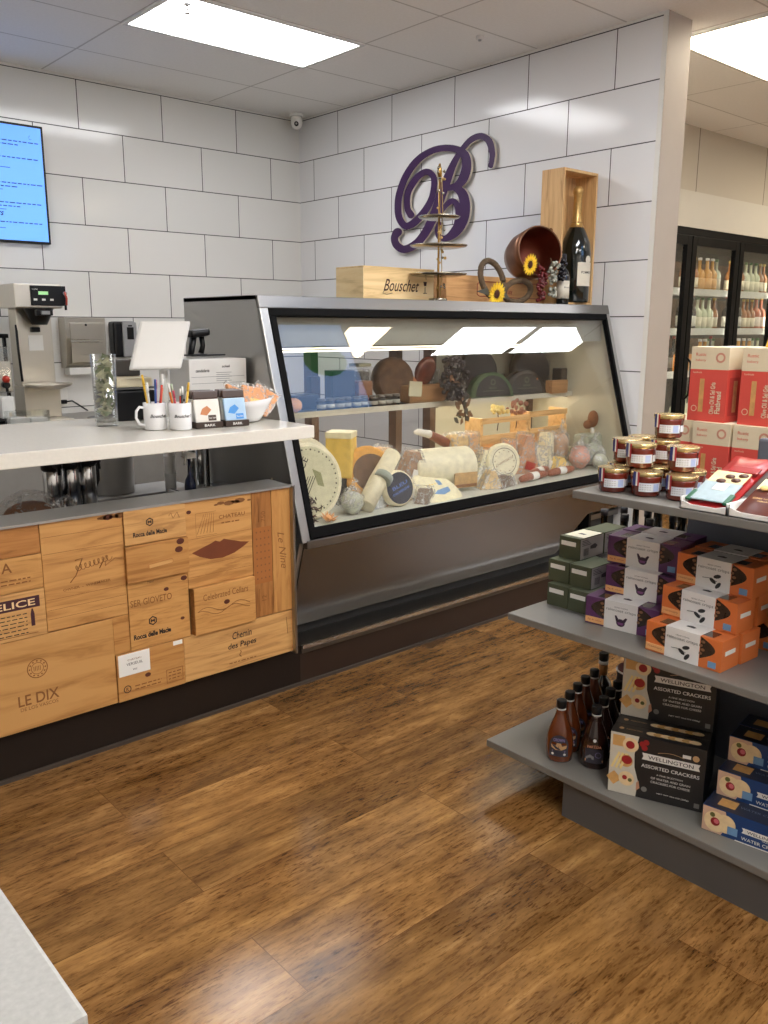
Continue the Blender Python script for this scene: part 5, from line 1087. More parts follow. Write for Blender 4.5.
# dark grape garland hanging through the shelf gap
t = thing('grape_garland', 'dark grape and leaf garland draped from the case lamp rail over the shelf', 'garland', (-1.165, -2.88, 1.10))
GR = mat('black_grape', (34, 28, 34), .25, var=.3); mb = MB(); R = random.Random(44)
for k in range(120):
    z = R.uniform(-.02, .19); w_ = .075*(1-abs(z-.09)/.16)+.014
    mb.ball(.0135, GR, T(R.uniform(-w_, w_), R.uniform(-.03, .03), z), 8, 6)
tag(mb.build('grapes', t), kind='stuff')
mb = MB(); mb.tube([(0, .05, .25), (-.01, .03, .20), (.0, 0, .12), (.05, 0, .0), (.09, 0, -.08), (.10, .0, -.14)], .004, LF, seg=6)
LG = [mat('grey_green_leaf', (72, 70, 62), .7, var=.2), mat('brown_leaf', (120, 84, 52), .7, var=.3)]
for k in range(44):
    z = R.uniform(-.14, .2); x = (.08 if z < 0 else .0)+R.uniform(-.05, .05); s_ = R.uniform(.018, .034)
    X = T(x, R.uniform(-.02, .02), z) @ Matrix.Rotation(R.uniform(0, 6), 4, (R.uniform(-.4, .4), 1, R.uniform(-.4, .4)))
    mb.add([(-s_, 0, 0), (-s_*.3, -.004, -s_*.5), (s_*.5, 0, -s_*.35), (s_, 0, 0), (s_*.4, 0, s_*.4), (-s_*.4, -.004, s_*.5)], [(0, 1, 2, 3, 4, 5)], LG[k % 2], X)
tag(mb.build('vine_leaves', t), kind='stuff')
block('small_crate', 'small wooden box on the shelf right of the half moon cheeses', (-.20, -2.83+.03, SH), (.15, .05, .075), 0, wood('shelf_box_wood', (150, 108, 66), (176, 132, 86)), cat='box', bev=.002)
block('black_package', 'black package at the right end of the case shelf', (-.095, -2.74, SH), (.085, .06, .14), .2, BLKR, cat='package')
t = thing('gourd_cluster', 'orange gourd cluster leaning on the right half moon cheese', 'gourds', (-.315, -2.81+.04, SH)); mb = MB()
OG = mat('orange_gourd', (190, 116, 52), .5, var=.3)
for x, z, r_ in ((0, .02, .022), (.03, .015, .016), (-.025, .05, .018), (-.045, .085, .016)): mb.ball(r_, OG, T(x, 0, z), 12, 8)
mb.build('gourds', t)
# hanging price tags on the lip
# ================================================================== DISPLAY ON TOP OF THE CASE
ZT = 1.563
BXW = wood('pale_box_wood', (226, 190, 132), (240, 210, 158), scale=3, axis=0); BXS = wood('pale_box_wood_end', (234, 204, 146), (244, 220, 170), scale=3, axis=1)
t = thing('wooden_wine_box', 'long pale wooden wine box with burnt script name on top of the case', 'box', (-1.51, -2.75, ZT))
hw, hd, hh = .225, .10, .142
MB().box((-hw, -hd, 0), (hw, hd, hh), BXW, bev=.002).box((-hw-.003, -hd, .0), (-hw, hd, hh), BXS).build('box_body', t)
MB().box((-hw-.002, -hd-.002, hh), (hw+.002, hd+.002, hh+.008), BXW, bev=.002).build('lid', t)
F = frame((0, -hd-.0012, 0), (1, 0, 0), (0, 0, 1)); DBR = mat('dark_burnt_script', (62, 30, 20), .7)
mb = MB().text('Bouschet', .055, DBR, F, .01, .068, 0, w=.23, shear=.45, bold=.006)
mb.tube([(.165, .035, 0), (.165, .065, 0)], .0018, DBR, F, 5).poly([(.153, .09), (.158, .07), (.172, .07), (.177, .09)], DBR, F).tube([(.153, .036, 0), (.177, .036, 0)], .0015, DBR, F, 5).tube([(.172, .10, 0), (.168, .115, 0), (.176, .12, 0)], .001, DBR, F, 5)
mb.tube([(-.095, .05, 0), (-.11, .03, 0), (-.085, .025, 0), (-.05, .032, 0)], .0014, DBR, F, 5)
mb.build('lettering', t)
# tiered tray
t = thing('tiered_tray', 'three tier metal tray stand with a vine twig in front of the purple letter', 'tray stand', (-1.345, -2.94, ZT))
GM = mat('tarnished_silver', (170, 164, 150), .22, metal=.95, var=.2); BR = mat('brass_stem', (176, 140, 78), .3, metal=.9)
MB().tube([(0, 0, .0), (0, 0, .55)], .005, BR, seg=8).tube([(0, 0, .56), (-.004, 0, .59), (.0, 0, .62)], [.007, .012, .004], BR, seg=8).build('stem', t)
for i, (z, r_) in enumerate(((.112, .138), (.242, .138), (.372, .10))):
    MB().lathe([(0, 0), (r_*.7, 0), (r_*.95, .006), (r_, .013), (r_*.97, .014), (r_*.68, .004), (0, .004)], GM, T(0, 0, z), 36).build('tray', t)
MB().tube([(0, 0, .0), (-.05, -.03, -.0), (-.06, -.04, .002)], .004, GM, seg=6).tube([(0, 0, .02), (.05, .03, .0)], .004, GM, seg=6).cyl(.045, 0, .01, GM, seg=20).build('foot', t)
mb = MB(); R = random.Random(50)
mb.tube([(.006, -.01, .02), (.012, -.012, .15), (.0, -.012, .28), (.012, -.012, .40), (.0, -.01, .60)], .0022, mat('twig', (170, 140, 84), .7), seg=5)
for k in range(34):
    z = R.uniform(.05, .60); mb.ball(R.uniform(.005, .008), mat('tan_berry', (196, 160, 96), .5) if k % 3 else GM, T(R.uniform(-.025, .035), R.uniform(-.03, .0), z), 8, 5)
tag(mb.build('berry_twig', t), kind='stuff')
# magnum in its box
t = thing('open_bottle_box', 'tall open pale wooden box standing upright against the tiled wall', 'box', (-.1925, -2.825, ZT)); 
BOXP = wood('magnum_box_wood', (196, 152, 98), (216, 176, 122), scale=3, axis=2)
# opening faces -y
hw, dp, hh = .1575, .15, .725
MB().box((-hw, -dp/2, 0), (-hw+.014, dp/2, hh), BOXP, bev=.001).build('side_board', t)
MB().box((hw-.014, -dp/2, 0), (hw, dp/2, hh), BOXP, bev=.001).build('side_board', t)
MB().box((-hw+.014, dp/2-.01, 0), (hw-.014, dp/2, hh), BOXP).build('back_board', t)
MB().box((-hw+.014, -dp/2, 0), (hw-.014, dp/2-.01, .014), BOXP).build('bottom_board', t)
MB().box((-hw+.014, -dp/2, hh-.014), (hw-.014, dp/2-.01, hh), BOXP).build('top_board', t)
F = frame((-hw-.001, 0, 0), (0, -1, 0), (0, 0, 1)); mb = MB()
for i, z in enumerate((.40, .34, .28)): mb.ring(.008, .016, BRAND, F @ T(0, z, 0), 0, 10); mb.rect(-.004, z-.014, .004, z+.014, BRAND, F)
mb.build('stamps', t)
t = thing('champagne_magnum', 'large dark champagne bottle with gold foil neck inside the upright wooden box', 'bottle', (-.152, -2.853, ZT+.0145))
MB().lathe([(0, 0), (.080, 0), (.086, .01), (.087, .27), (.080, .33), (.055, .39), (.032, .43), (.024, .47), (.0, .47)], mat('dark_green_glass', (14, 20, 16), .08, coat=.5), seg=32).build('bottle_glass', t)
MB().lathe([(.044, .408), (.030, .44), (.0245, .49), (.0235, .59), (.028, .595), (.028, .62), (.018, .635), (0, .637)], mat('gold_foil', (196, 158, 96), .3, metal=.6, var=.15, scale=60), seg=24).build('gold_foil', t)
CRM = mat('cream_label', (214, 206, 188), .6)
lb = MB(); n = 14
for i in range(n):
    a, b = -PI/2-.75+1.5*i/n, -PI/2-.75+1.5*(i+1)/n
    for (z0, z1) in ((.09, .22),):
        lb.quad((.0885*math.cos(a), .0885*math.sin(a), z0), (.0885*math.cos(b), .0885*math.sin(b), z0), (.0885*math.cos(b), .0885*math.sin(b), z1), (.0885*math.cos(a), .0885*math.sin(a), z1), CRM)
lb.build('label', t); curved_text('POMMERY', .014, .0892, -PI/2, .165, INK, 'lettering', t, bold=.01)
MB().disc(.022, CRM, frame((0, -.0895, .235), (1, 0, 0), (0, 0, 1)), 0, 18).build('medallion', t)
t = thing('wine_bottle', 'small dark wine bottle with a cream label in front of the upright box', 'bottle', (-.375, -2.945, ZT))
MB().lathe(bottle_profile(.034, .265, .3), mat('dark_wine_glass', (16, 18, 16), .1, coat=.4), seg=24).build('bottle_glass', t)
MB().cyl(.0125, .2, .268, mat('dark_capsule', (40, 40, 46), .4), seg=16).build('capsule', t)
MB().cyl(.0348, .03, .125, CRM, seg=28).build('label', t); curved_text('Bouschet', .01, .0352, -PI/2, .09, INK, 'lettering', t, .3)
# painted crate lying behind the sunflowers
t = thing('wooden_wine_box', 'tan wooden wine box with a red scalloped border behind the sunflowers', 'box', (-.72, -2.72, ZT))
TB = wood('tan_box_wood', (188, 136, 84), (206, 158, 104), axis=0)
MB().box((-.42, -.075, 0), (.38, .075, .138), TB, bev=.003).build('box_body', t)
RED = mat('dark_red_print', (140, 40, 34), .6); F = frame((0, -.0762, 0), (1, 0, 0), (0, 0, 1)); mb = MB()
pts = [(-.17, .035), (-.19, .045), (-.19, .095), (-.17, .11), (.33, .11), (.355, .095), (.355, .045), (.33, .03)]
for i in range(len(pts)): mb.tube([(*pts[i], 0), (*pts[(i+1) % len(pts)], 0)], .0022, RED, F, 4)
mb.text('Bordeaux', .03, RED, F, .02, .07, 0, w=.15, rot=-.1, bold=.01); mb.build('red_print', t)
# copper cauldron
t = thing('copper_pot', 'round copper pot tipped open towards the room among the grapes', 'pot', (-.53, -2.835, ZT+.14))
COP = mat('aged_copper', (120, 82, 60), .35, metal=.7, var=.25, scale=10); COPI = mat('copper_inside', (110, 52, 36), .4, metal=.6, var=.2)
X = T(0.0, 0, .14) @ RZ(.35) @ RX(math.radians(80))
X = T(.0, 0, .12) @ frame((0, 0, 0), (.9, -.35, 0), (.05, .12, .99), None)
MB().lathe([(.125, .10), (.135, .10), (.132, .04), (.128, -.04), (.11, -.10), (.0, -.115)], COP, X, 36, cap=False).build('pot_outside', t)
MB().lathe([(.124, .10), (.122, .03), (.118, -.04), (.10, -.09), (0, -.10)], COPI, X, 36, cap=False).build('pot_inside', t)
MB().tube([X @ Vector((.13*math.cos(2*PI*k/36), .13*math.sin(2*PI*k/36), .1)) for k in range(36)], .005, COP, seg=6, closed=True).build('rim', t)
# wreath
t = thing('vine_wreath', 'brown twisted vine wreath loops lying beside the copper pot', 'wreath', (-.85, -2.89, ZT))
TW_ = mat('vine_twig', (92, 74, 54), .85, var=.3, scale=60)
def loop(cx, cz, rx, rz_, tilt, n=7):
    mb = MB()
    for j in range(n):
        ph = j*2*PI/n
        pts = []
        for k in range(40):
            a = 2*PI*k/40; off = .010
            rr = off*math.cos(5*a+ph); pts.append((cx+(rx+rr)*math.cos(a), off*math.sin(5*a+ph)+tilt*math.sin(a)*.05, cz+(rz_+rr)*math.sin(a)))
        mb.tube(pts, .0065, TW_, seg=5, closed=True)
    return mb
loop(-.05, .115, .085, .095, .6).build('vine_loop', t); loop(.155, .062, .105, .055, -.4).build('vine_loop', t)
# sunflowers
def sunflower(label, loc, r, rz):
    t = thing('sunflower', label, 'flower', loc, rz)
    SY = mat('sunflower_yellow', (246, 200, 40), .6, var=.08); F = frame((0, 0, 0), (1, 0, 0), (0, -.15, 1))
    for lay in range(2):
        mb = MB()
        for k in range(15):
            a = 2*PI*(k+.5*lay)/15
            G = F @ T(0, 0, .004*lay) @ RZ(a)
            mb.add([(r*.3, 0, 0), (r*.6, -r*.13, .004), (r, 0, .001), (r*.6, r*.13, .004)], [(0, 1, 2, 3)], SY, G)
        mb.build('petal_ring', t)
    MB().ball(r*.36, mat('sunflower_centre', (70, 34, 20), .9, var=.3, scale=80), F @ S3(1, 1, .4), 16, 8).build('flower_centre', t)
    return t
sunflower('yellow sunflower hanging at the mouth of the copper pot', (-.705, -2.975, ZT+.195), .058, 0)
sf = sunflower('yellow sunflower at the edge of case top below the vine wreath', (-.955, -2.97, ZT+.04), .064, 0)
MB().add([(-.04, .01, -.01), (-.13, .02, .01), (-.06, .01, .03)], [(0, 1, 2)], mat('grey_green_leaf', (72, 70, 62))).add([(.04, .01, -.02), (.13, .02, -.02), (.07, .01, .02)], [(0, 1, 2)], mat('grey_green_leaf', (72, 70, 62))).build('leaf', sf)
# grapes on the pot
for lab, c_, x, z, n_, w_ in (('dark red grape cluster draped from the copper pot over the box', (96, 24, 26), -.53, .0, 60, .035), ('pale silver green grape cluster hanging beside the red grapes', (150, 150, 136), -.43, .03, 46, .032), ('black grape cluster hanging near the small wine bottle', (30, 28, 34), -.36, .12, 34, .03)):
    t = thing('grape_cluster', lab, 'grapes', (x-.065, -2.965, ZT+z)); mb = MB(); R = random.Random(int(abs(x)*100))
    m = mat('grape_'+lab.split()[1]+lab.split()[0], c_, .25, var=.25)
    for k in range(n_):
        zz = R.uniform(.01, .19 if z < .1 else .12); mb.ball(.0105, m, T(R.uniform(-w_, w_)*(.35+zz*4 if zz < .15 else 1), R.uniform(-.02, .01), zz), 8, 6)
    tag(mb.build('grapes', t), kind='stuff')
    MB().tube([(0, 0, .15), (0, .02, .21)], .003, TW_, seg=5).build('stem', t)
# ================================================================== FREESTANDING SHELF UNIT, RIGHT
t = thing('shelf_unit', 'grey metal gondola shelf unit stacked with packaged food', 'shelf unit', (-2.0, -5.2, 0))
XF, XBK, YE = -2.409, -1.95, -5.95
for z, yl, m_ in ((.138, -4.255, GREY), (.587, -4.325, GREY), (1.0, -4.54, GREY)):
    MB().box((XF, YE, z-.022), (XBK, yl, z), m_, bev=.0025).build('shelf', t, world=True)
MB().box((-2.398, YE, 0), (-2.378, -4.553, .116), GREYD).box((-2.378, -4.573, 0), (-1.5, -4.553, .116), GREYD).build('kick_plate', t, world=True)
BP = mat('blue_grey_back_panel', (92, 96, 106), .45, var=.02)
MB().box((XBK, YE, .116), (XBK+.03, -4.64, .98), BP, bev=.002).build('back_panel', t, world=True)
MB().box((XBK, YE, .98), (XBK+.03, -4.835, 1.135), BP, bev=.008).build('upright_end', t, world=True)
for z in (.138, .91): MB().box((XBK+.03, YE, z-.022), (-1.45, -4.36, z), GREY, bev=.0025).build('rear_shelf', t, world=True)
MB().box((XBK+.03, YE, .5), (-1.45, -4.20, .52), GREY, bev=.0025).build('rear_shelf', t, world=True)
for z in (.587, 1.0):
    for y in (-4.70, -5.3): MB().prism([(XF+.06, z-.022), (XBK, z-.022), (XBK, z-.09), (XBK-.05, z-.09)], y-.002, y+.002, GREYD, frame((0, 0, 0), (1, 0, 0), (0, 0, 1), (0, 1, 0))).build('shelf_bracket', t, world=True)

HP = PI/2
def pose(fl, w_, d_, de):
    """centre of a box whose front left bottom corner (seen from the aisle) is fl"""
    a = -HP+de; c, s_ = math.cos(a), math.sin(a)
    return (fl[0]+c*w_/2-s_*d_/2, fl[1]+s_*w_/2+c*d_/2, fl[2]+.0005), a
FRT = lambda d_: frame((0, -d_/2-.0006, 0), (1, 0, 0), (0, 0, 1))
# ---- preserve jars
JAM = mat('dark_red_jam', (104, 34, 22), .18, var=.25, scale=30, coat=.6); GOLDL = mat('gold_lid', (214, 190, 136), .25, metal=.85, var=.06)
LBLJ = mat('white_jar_label', (214, 216, 222), .6, var=.02); BLUEL = mat('pale_blue_patch', (168, 184, 222), .6); TRI = [mat('ribbon_navy', (24, 38, 110), .5), mat('ribbon_navy', (24, 38, 110)), PAPER, mat('ribbon_red', (170, 40, 50), .5)]
def arc_label(mb, r, a0, a1, z0, z1, m, n=12):
    for i in range(n):
        a, b = a0+(a1-a0)*i/n, a0+(a1-a0)*(i+1)/n
        mb.quad((r*math.cos(a), r*math.sin(a), z0), (r*math.cos(b), r*math.sin(b), z0), (r*math.cos(b), r*math.sin(b), z1), (r*math.cos(a), r*math.sin(a), z1), m)
def make_jar(label, loc, rz):
    t = thing('preserve_jar', label, 'jar', loc, rz, 'gold lidded preserve jars')
    MB().lathe([(0, 0), (.033, 0), (.037, .005), (.0385, .03), (.041, .05), (.041, .054), (0, .054)], JAM, seg=28).build('jar', t)
    MB().cyl(.0425, .0545, .066, GOLDL, seg=28, bev=.002).ring(.030, .034, GOLDL, I4, .0665).build('lid', t)
    mb = MB(); arc_label(mb, .0398, -2.42, -.9, .015, .038, LBLJ); arc_label(mb, .0402, -1.45, -1.05, .017, .036, BLUEL, 5); arc_label(mb, .0402, -.85, -.35, .018, .036, LBLJ, 6)
    for k in range(3):
        for j in range(5): arc_label(mb, .0404, -2.35+.16*j, -2.35+.16*j+.09, .032-.006*k, .0335-.006*k, mat('grey_print', (130, 130, 130)), 1)
    mb.build('label', t)
    mb = MB(); 
    for k in range(4): arc_label(mb, .0432, -2.86+.12*k, -2.74+.12*k, .030, .0668, TRI[k], 1)
    mb.build('ribbon_seal', t); return t
J = [(-2.332, -4.627, 1.0, 'preserve jar alone at the left end of the bottom row on top shelf'), (-2.318, -4.722, 1.0, 'middle front preserve jar of the bottom row on top shelf'), (-2.302, -4.815, 1.0, 'preserve jar of the bottom row partly behind the chocolate bars'),
     (-2.246, -4.600, 1.0, 'preserve jar in the second row behind the leftmost front jar'), (-2.228, -4.695, 1.0, 'preserve jar in the second row behind the middle front jar'), (-2.215, -4.79, 1.0, 'preserve jar in the second row behind the right front jar'),
     (-2.150, -4.60, 1.0, 'hidden preserve jar at the back left under the rear jar'), (-2.14, -4.70, 1.0, 'hidden preserve jar in the back row under the top jar'),
     (-2.278, -4.668, 1.067, 'front left preserve jar of the second level on top shelf'), (-2.250, -4.778, 1.067, 'front right preserve jar of the second level beside the red boxes'),
     (-2.222, -4.590, 1.067, 'preserve jar at the back left of the second level'), (-2.165, -4.672, 1.067, 'preserve jar in the middle back of the second level'), (-2.135, -4.585, 1.067, 'preserve jar furthest back on the second level'),
     (-2.118, -4.655, 1.134, 'single preserve jar on top of the jar pile')]
j0 = None
for i, (x, y, z, lab) in enumerate(J):
    if j0 is None: j0 = make_jar(lab, (x, y+.01, z+.0005), -.75)
    else: dup(j0, (x, y+(.010 if z < 1.01 else .004), z+.0005), -.75+.12*math.sin(i*2.3), lab)

# ---- chocolate bars in white trays on the top shelf
WC = mat('white_tray_card', (232, 232, 230), .5, var=.01)
def choc_tray(label, fl, w_, col, print_, n, kind):
    d_ = .26; c_, a = pose(fl, w_, d_, 0)
    t = thing('chocolate_tray', label, 'tray', c_, a)
    MB().box((-w_/2, -d_/2, 0), (w_/2, d_/2, .003), WC).prism([(-w_/2, 0), (w_/2, 0), (w_/2, .022), (w_/2-.03, .014), (-w_/2+.03, .014), (-w_/2, .022)], d_/2-.003, d_/2, WC, frame((0, 0, 0), (1, 0, 0), (0, 0, 1), (0, -1, 0))).box((-w_/2, -d_/2, 0), (-w_/2+.003, d_/2, .03), WC).box((w_/2-.003, -d_/2, 0), (w_/2, d_/2, .03), WC).box((-w_/2, d_/2-.003, 0), (w_/2, d_/2, .075), WC).build('tray', t)
    names = {0: ('bag of chocolates with a snowy picture', 'left white tray'), 1: ('brown bag of hazelnut chocolates', 'right white tray')}[kind]
    for k in range(n):
        q = ('foremost', 'second', 'rearmost')[k]
        X = T(0, -.115+.035*k, .006+.012*k) @ RX(math.radians(22))
        c2 = (c_[0], c_[1], c_[2])
        p_ = thing('chocolate_bag', f'{q} {names[0]} in the {names[1]} on top shelf', 'chocolate bag', c_, a)
        mb = MB(); n1, n2 = 9, 8; L_ = .19; ww = w_*.88; top = []; 
        for i in range(n1):
            for j in range(n2):
                u, v = i/(n1-1), j/(n2-1)
                th = .013*(math.sin(PI*u)**.5*math.sin(PI*v)**.5)+.0015*math.sin(9*u+5*v+k)
                top.append((-ww/2+ww*u, L_*v, .005+th))
        fs = [(i*n2+j, (i+1)*n2+j, (i+1)*n2+j+1, i*n2+j+1) for i in range(n1-1) for j in range(n2-1)]
        mb.add(top, fs, col, X, True); mb.add([(v[0], v[1], .002) for v in top], [f[::-1] for f in fs], col, X, True)
        mb.build('foil_bag', p_)
        if k == 0:
            pr = MB(); print_(pr, X, ww, L_); pr.build('print', p_)
CREAMP = mat('cream_photo', (226, 200, 150), .4, var=.15, scale=40); SNOW = mat('icy_photo', (150, 168, 176), .35, var=.15, scale=40); REDF = mat('red_foil', (150, 28, 30), .3, var=.15); GRN = mat('dark_green_corner', (14, 84, 54), .4); BRNF = mat('brown_foil', (84, 34, 22), .3, var=.2, scale=12); CHOC = mat('chocolate_piece', (78, 42, 26), .4, var=.2); GOLDT = mat('gold_text', (220, 180, 110), .5)
def pr0(mb, X, ww, L_):
    z = .0195
    mb.box((-ww*.46, .01, z-.004), (ww*.44, .10, z), SNOW, X, bev=.003).box((-ww*.44, .10, z-.004), (ww*.42, .155, z), CREAMP, X, bev=.003).box((-ww*.52, .005, z-.006), (-ww*.40, .05, z+.001), GRN, X, bev=.002).box((ww*.38, .005, z-.006), (ww*.50, .05, z+.001), GRN, X, bev=.002)
    for x, y in ((.0, .13), (.022, .115), (-.012, .105), (.03, .14)): mb.ball(1, CHOC, X @ T(x, y, z) @ S3(.013, .010, .005), 10, 6)
    mb.box((-.014, .06, z), (.018, .092, z+.0015), PAPER, X); mb.box((-ww*.2, .16, z-.006), (ww*.5, .19, z-.001), REDF, X, bev=.003)
    mb.text('Ghirardelli', .007, INK, X, .002, .076, z+.0025, w=.026, shear=.2)
def pr1(mb, X, ww, L_):
    z = .0195
    mb.poly([(-ww*.40, .09), (-ww*.1, .11), (ww*.45, .15), (ww*.45, .185), (-ww*.4, .14)], CREAMP, X, z); mb.box((-.012, .075, z), (.022, .108, z+.0015), PAPER, X); mb.text('Ghirardelli', .007, INK, X, .005, .092, z+.0025, w=.028)
    mb.text('DARK HAZELNUT', .006, GOLDT, X, .0, .05, z+.001, w=.07); mb.text('SQUARES', .006, GOLDT, X, .0, .038, z+.001, w=.04)
    for x, y in ((.025, .135), (.0, .14), (-.03, .10), (.035, .165)): mb.ball(1, CHOC if x > 0 else GOLDT, X @ T(x, y, z) @ S3(.013, .011, .005), 10, 6)
choc_tray('white card tray of picture topped chocolate bags beside the preserve jars', (-2.405, -4.862, 1.0), .122, REDF, pr0, 3, 0)
choc_tray('white card tray of brown chocolate bags at the right edge of top shelf', (-2.405, -4.988, 1.0), .135, BRNF, pr1, 3, 1)

# ---- flatbread boxes on the far side
CRMB = mat('cream_carton_top', (214, 200, 172), .55, var=.02); CORAL = mat('coral_red_carton', (206, 76, 66), .5, var=.02); TANW = mat('cracker_window', (196, 148, 92), .3, var=.2, scale=50)
def flatbread(label, loc, rz=-HP):
    t = thing('flatbread_box', label, 'box', loc, rz, 'coral flatbread boxes')
    w_, d_, h_ = .128, .10, .235
    MB().box((-w_/2, -d_/2, 0), (w_/2, d_/2, h_*.70), CORAL, bev=.001).box((-w_/2, -d_/2, h_*.70), (w_/2, d_/2, h_), CRMB, bev=.001).build('carton', t)
    F = FRT(d_); mb = MB()
    mb.rect(-.028, .03, -.012, .135, TANW, F); mb.text('Olive Oil & Sel Gris', .016, CRMB, F, .018, .075, .0006, w=.10, rot=HP, bold=.02); mb.text('Flatbread', .018, CRMB, F, .038, .062, .0006, w=.07, rot=HP, bold=.02)
    mb.text('Rustic', .010, CORAL, F, -.03, h_*.90, .0006, w=.035); mb.text('bakery', .010, CORAL, F, -.03, h_*.82, .0006, w=.035); mb.text('handmade', .006, CRMB, F, -.038, h_*.66, .0006, w=.03)
    mb.ring(.010, .016, mat('rose_leaf_mark', (200, 140, 120), .6), F @ T(.036, h_*.86, 0), .0006, 14); mb.ring(.008, .010, CRMB, F @ T(-.042, .04, 0), .0006, 14)
    mb.build('printed_front', t)
    G = frame((w_/2+.0006, 0, 0), (0, 1, 0), (0, 0, 1)); sd = MB(); sd.rect(-.035, .02, .03, .14, mat('deep_coral', (176, 58, 52), .5), G)
    sd.rect(-.01, .03, .015, .13, TANW, G, .0006); sd.build('side_window', t); return t
fb = None
for x, y, z, lab in ((-1.70, -4.462, .9105, 'coral flatbread box at the left of the lower row behind the jars'), (-1.72, -4.600, .9105, 'coral flatbread box in the middle of the lower row behind the jars'), (-1.72, -4.735, .9105, 'coral flatbread box of the lower row next to the grey upright'), (-1.70, -4.565, 1.146, 'coral flatbread box stacked on top, left one'), (-1.70, -4.735, 1.146, 'coral flatbread box stacked on top, right one at photo edge'), (-1.595, -4.60, .9105, 'hidden coral flatbread box in the rear lower row'), (-1.595, -4.60, 1.146, 'coral flatbread box standing behind the upper left box')):
    if fb is None: fb = flatbread(lab, (x, y, z), -HP)
    else: dup(fb, (x, y, z), -HP+.02*math.sin(y*40), lab)
t = thing('snack_pouch', 'white and yellow snack pouch standing on the coral boxes at right edge', 'pouch', (-1.66, -4.74, 1.382), -HP)
MB().prism([(-.035, 0), (.075, 0), (.05, .19), (.015, .19)], -.02, .02, mat('white_pouch', (216, 220, 226), .35, var=.05), frame((0, 0, 0), (1, 0, 0), (0, 0, 1))).build('pouch', t)
MB().poly([(-.034, .0), (.03, .0), (.03, .095), (-.012, .10)], mat('yellow_print', (230, 180, 60), .5), frame((0, -.0206, 0), (1, 0, 0), (0, 0, 1))).build('yellow_print', t)

# ---- small green cartons
GC = mat('olive_green_carton', (74, 80, 58), .6, var=.03); GCS = mat('grey_printed_side', (172, 168, 166), .6, var=.05); GP = mat('dark_side_print', (70, 66, 70), .6)
def green(label, fl, top=False):
    w_, d_, h_ = .077, .13, .0695; c_, a = pose(fl, w_, d_, .02)
    t = thing('green_carton', label, 'box', c_, a, 'olive green cartons')
    MB().box((-w_/2, -d_/2, 0), (w_/2, d_/2, h_), GC, bev=.0012).build('carton', t)
    MB().box((-w_*.40, -d_/2-.0012, h_*.60), (w_*.30, -d_/2, h_*.80), PAPER).build('front_label', t)
    G = frame((w_/2+.0006, 0, 0), (0, 1, 0), (0, 0, 1)); s_ = MB().rect(-d_/2+.003, .002, d_/2-.002, h_-.002, GCS, G)
    for k in range(7): s_.rect(-.045+.004*k, .012, -.043+.004*k, .035, GP, G, .0006)
    s_.poly([(-.01, .03), (.02, .028), (.03, .036), (.015, .045), (-.01, .04)], GP, G, .0006)
    for k in range(4): s_.rect(-.055, .045+.005*k, -.005-.006*k, .047+.005*k, GP, G, .0006)
    s_.build('printed_side', t)
    if top: MB().box((-w_*.42, -.045, h_), (w_*.5, .055, h_+.0012), mat('cream_paper', (226, 222, 200), .6)).poly([(-.01, -.01), (.015, -.012), (.018, .0), (-.005, .004)], GP, T(0, 0, h_+.0016)).build('top_label', t)
    return t
GL = [(-2.250, -4.350, .587, 'olive green carton at the left of the bottom row, middle shelf'), (-2.250, -4.430, .587, 'olive green carton in the bottom row touching the purple box'), (-2.222, -4.330, .657, 'olive green carton on the left of the second level'), (-2.222, -4.411, .657, 'olive green carton on the right of the second level')]
for i, (x, y, z, lab) in enumerate(GL):
    if i == 0: g0 = green(lab, (x, y, z))
    else: c_, a = pose((x, y, z), .077, .13, .02); dup(g0, c_, a, lab)
green('olive green carton with a cream paper on top, crown of its stack', (-2.182, -4.338, .727), True)
for x, y, z, lab in ((-2.115, -4.345, .587, 'rear olive green carton in the bottom row by the shelf end'), (-2.09, -4.33, .657, 'rear olive green carton on the second level'), (-2.048, -4.335, .727, 'rear olive green carton on the top level of the stack')):
    c_, a = pose((x, y, z), .077, .13, .02); dup(g0, c_, a, lab)

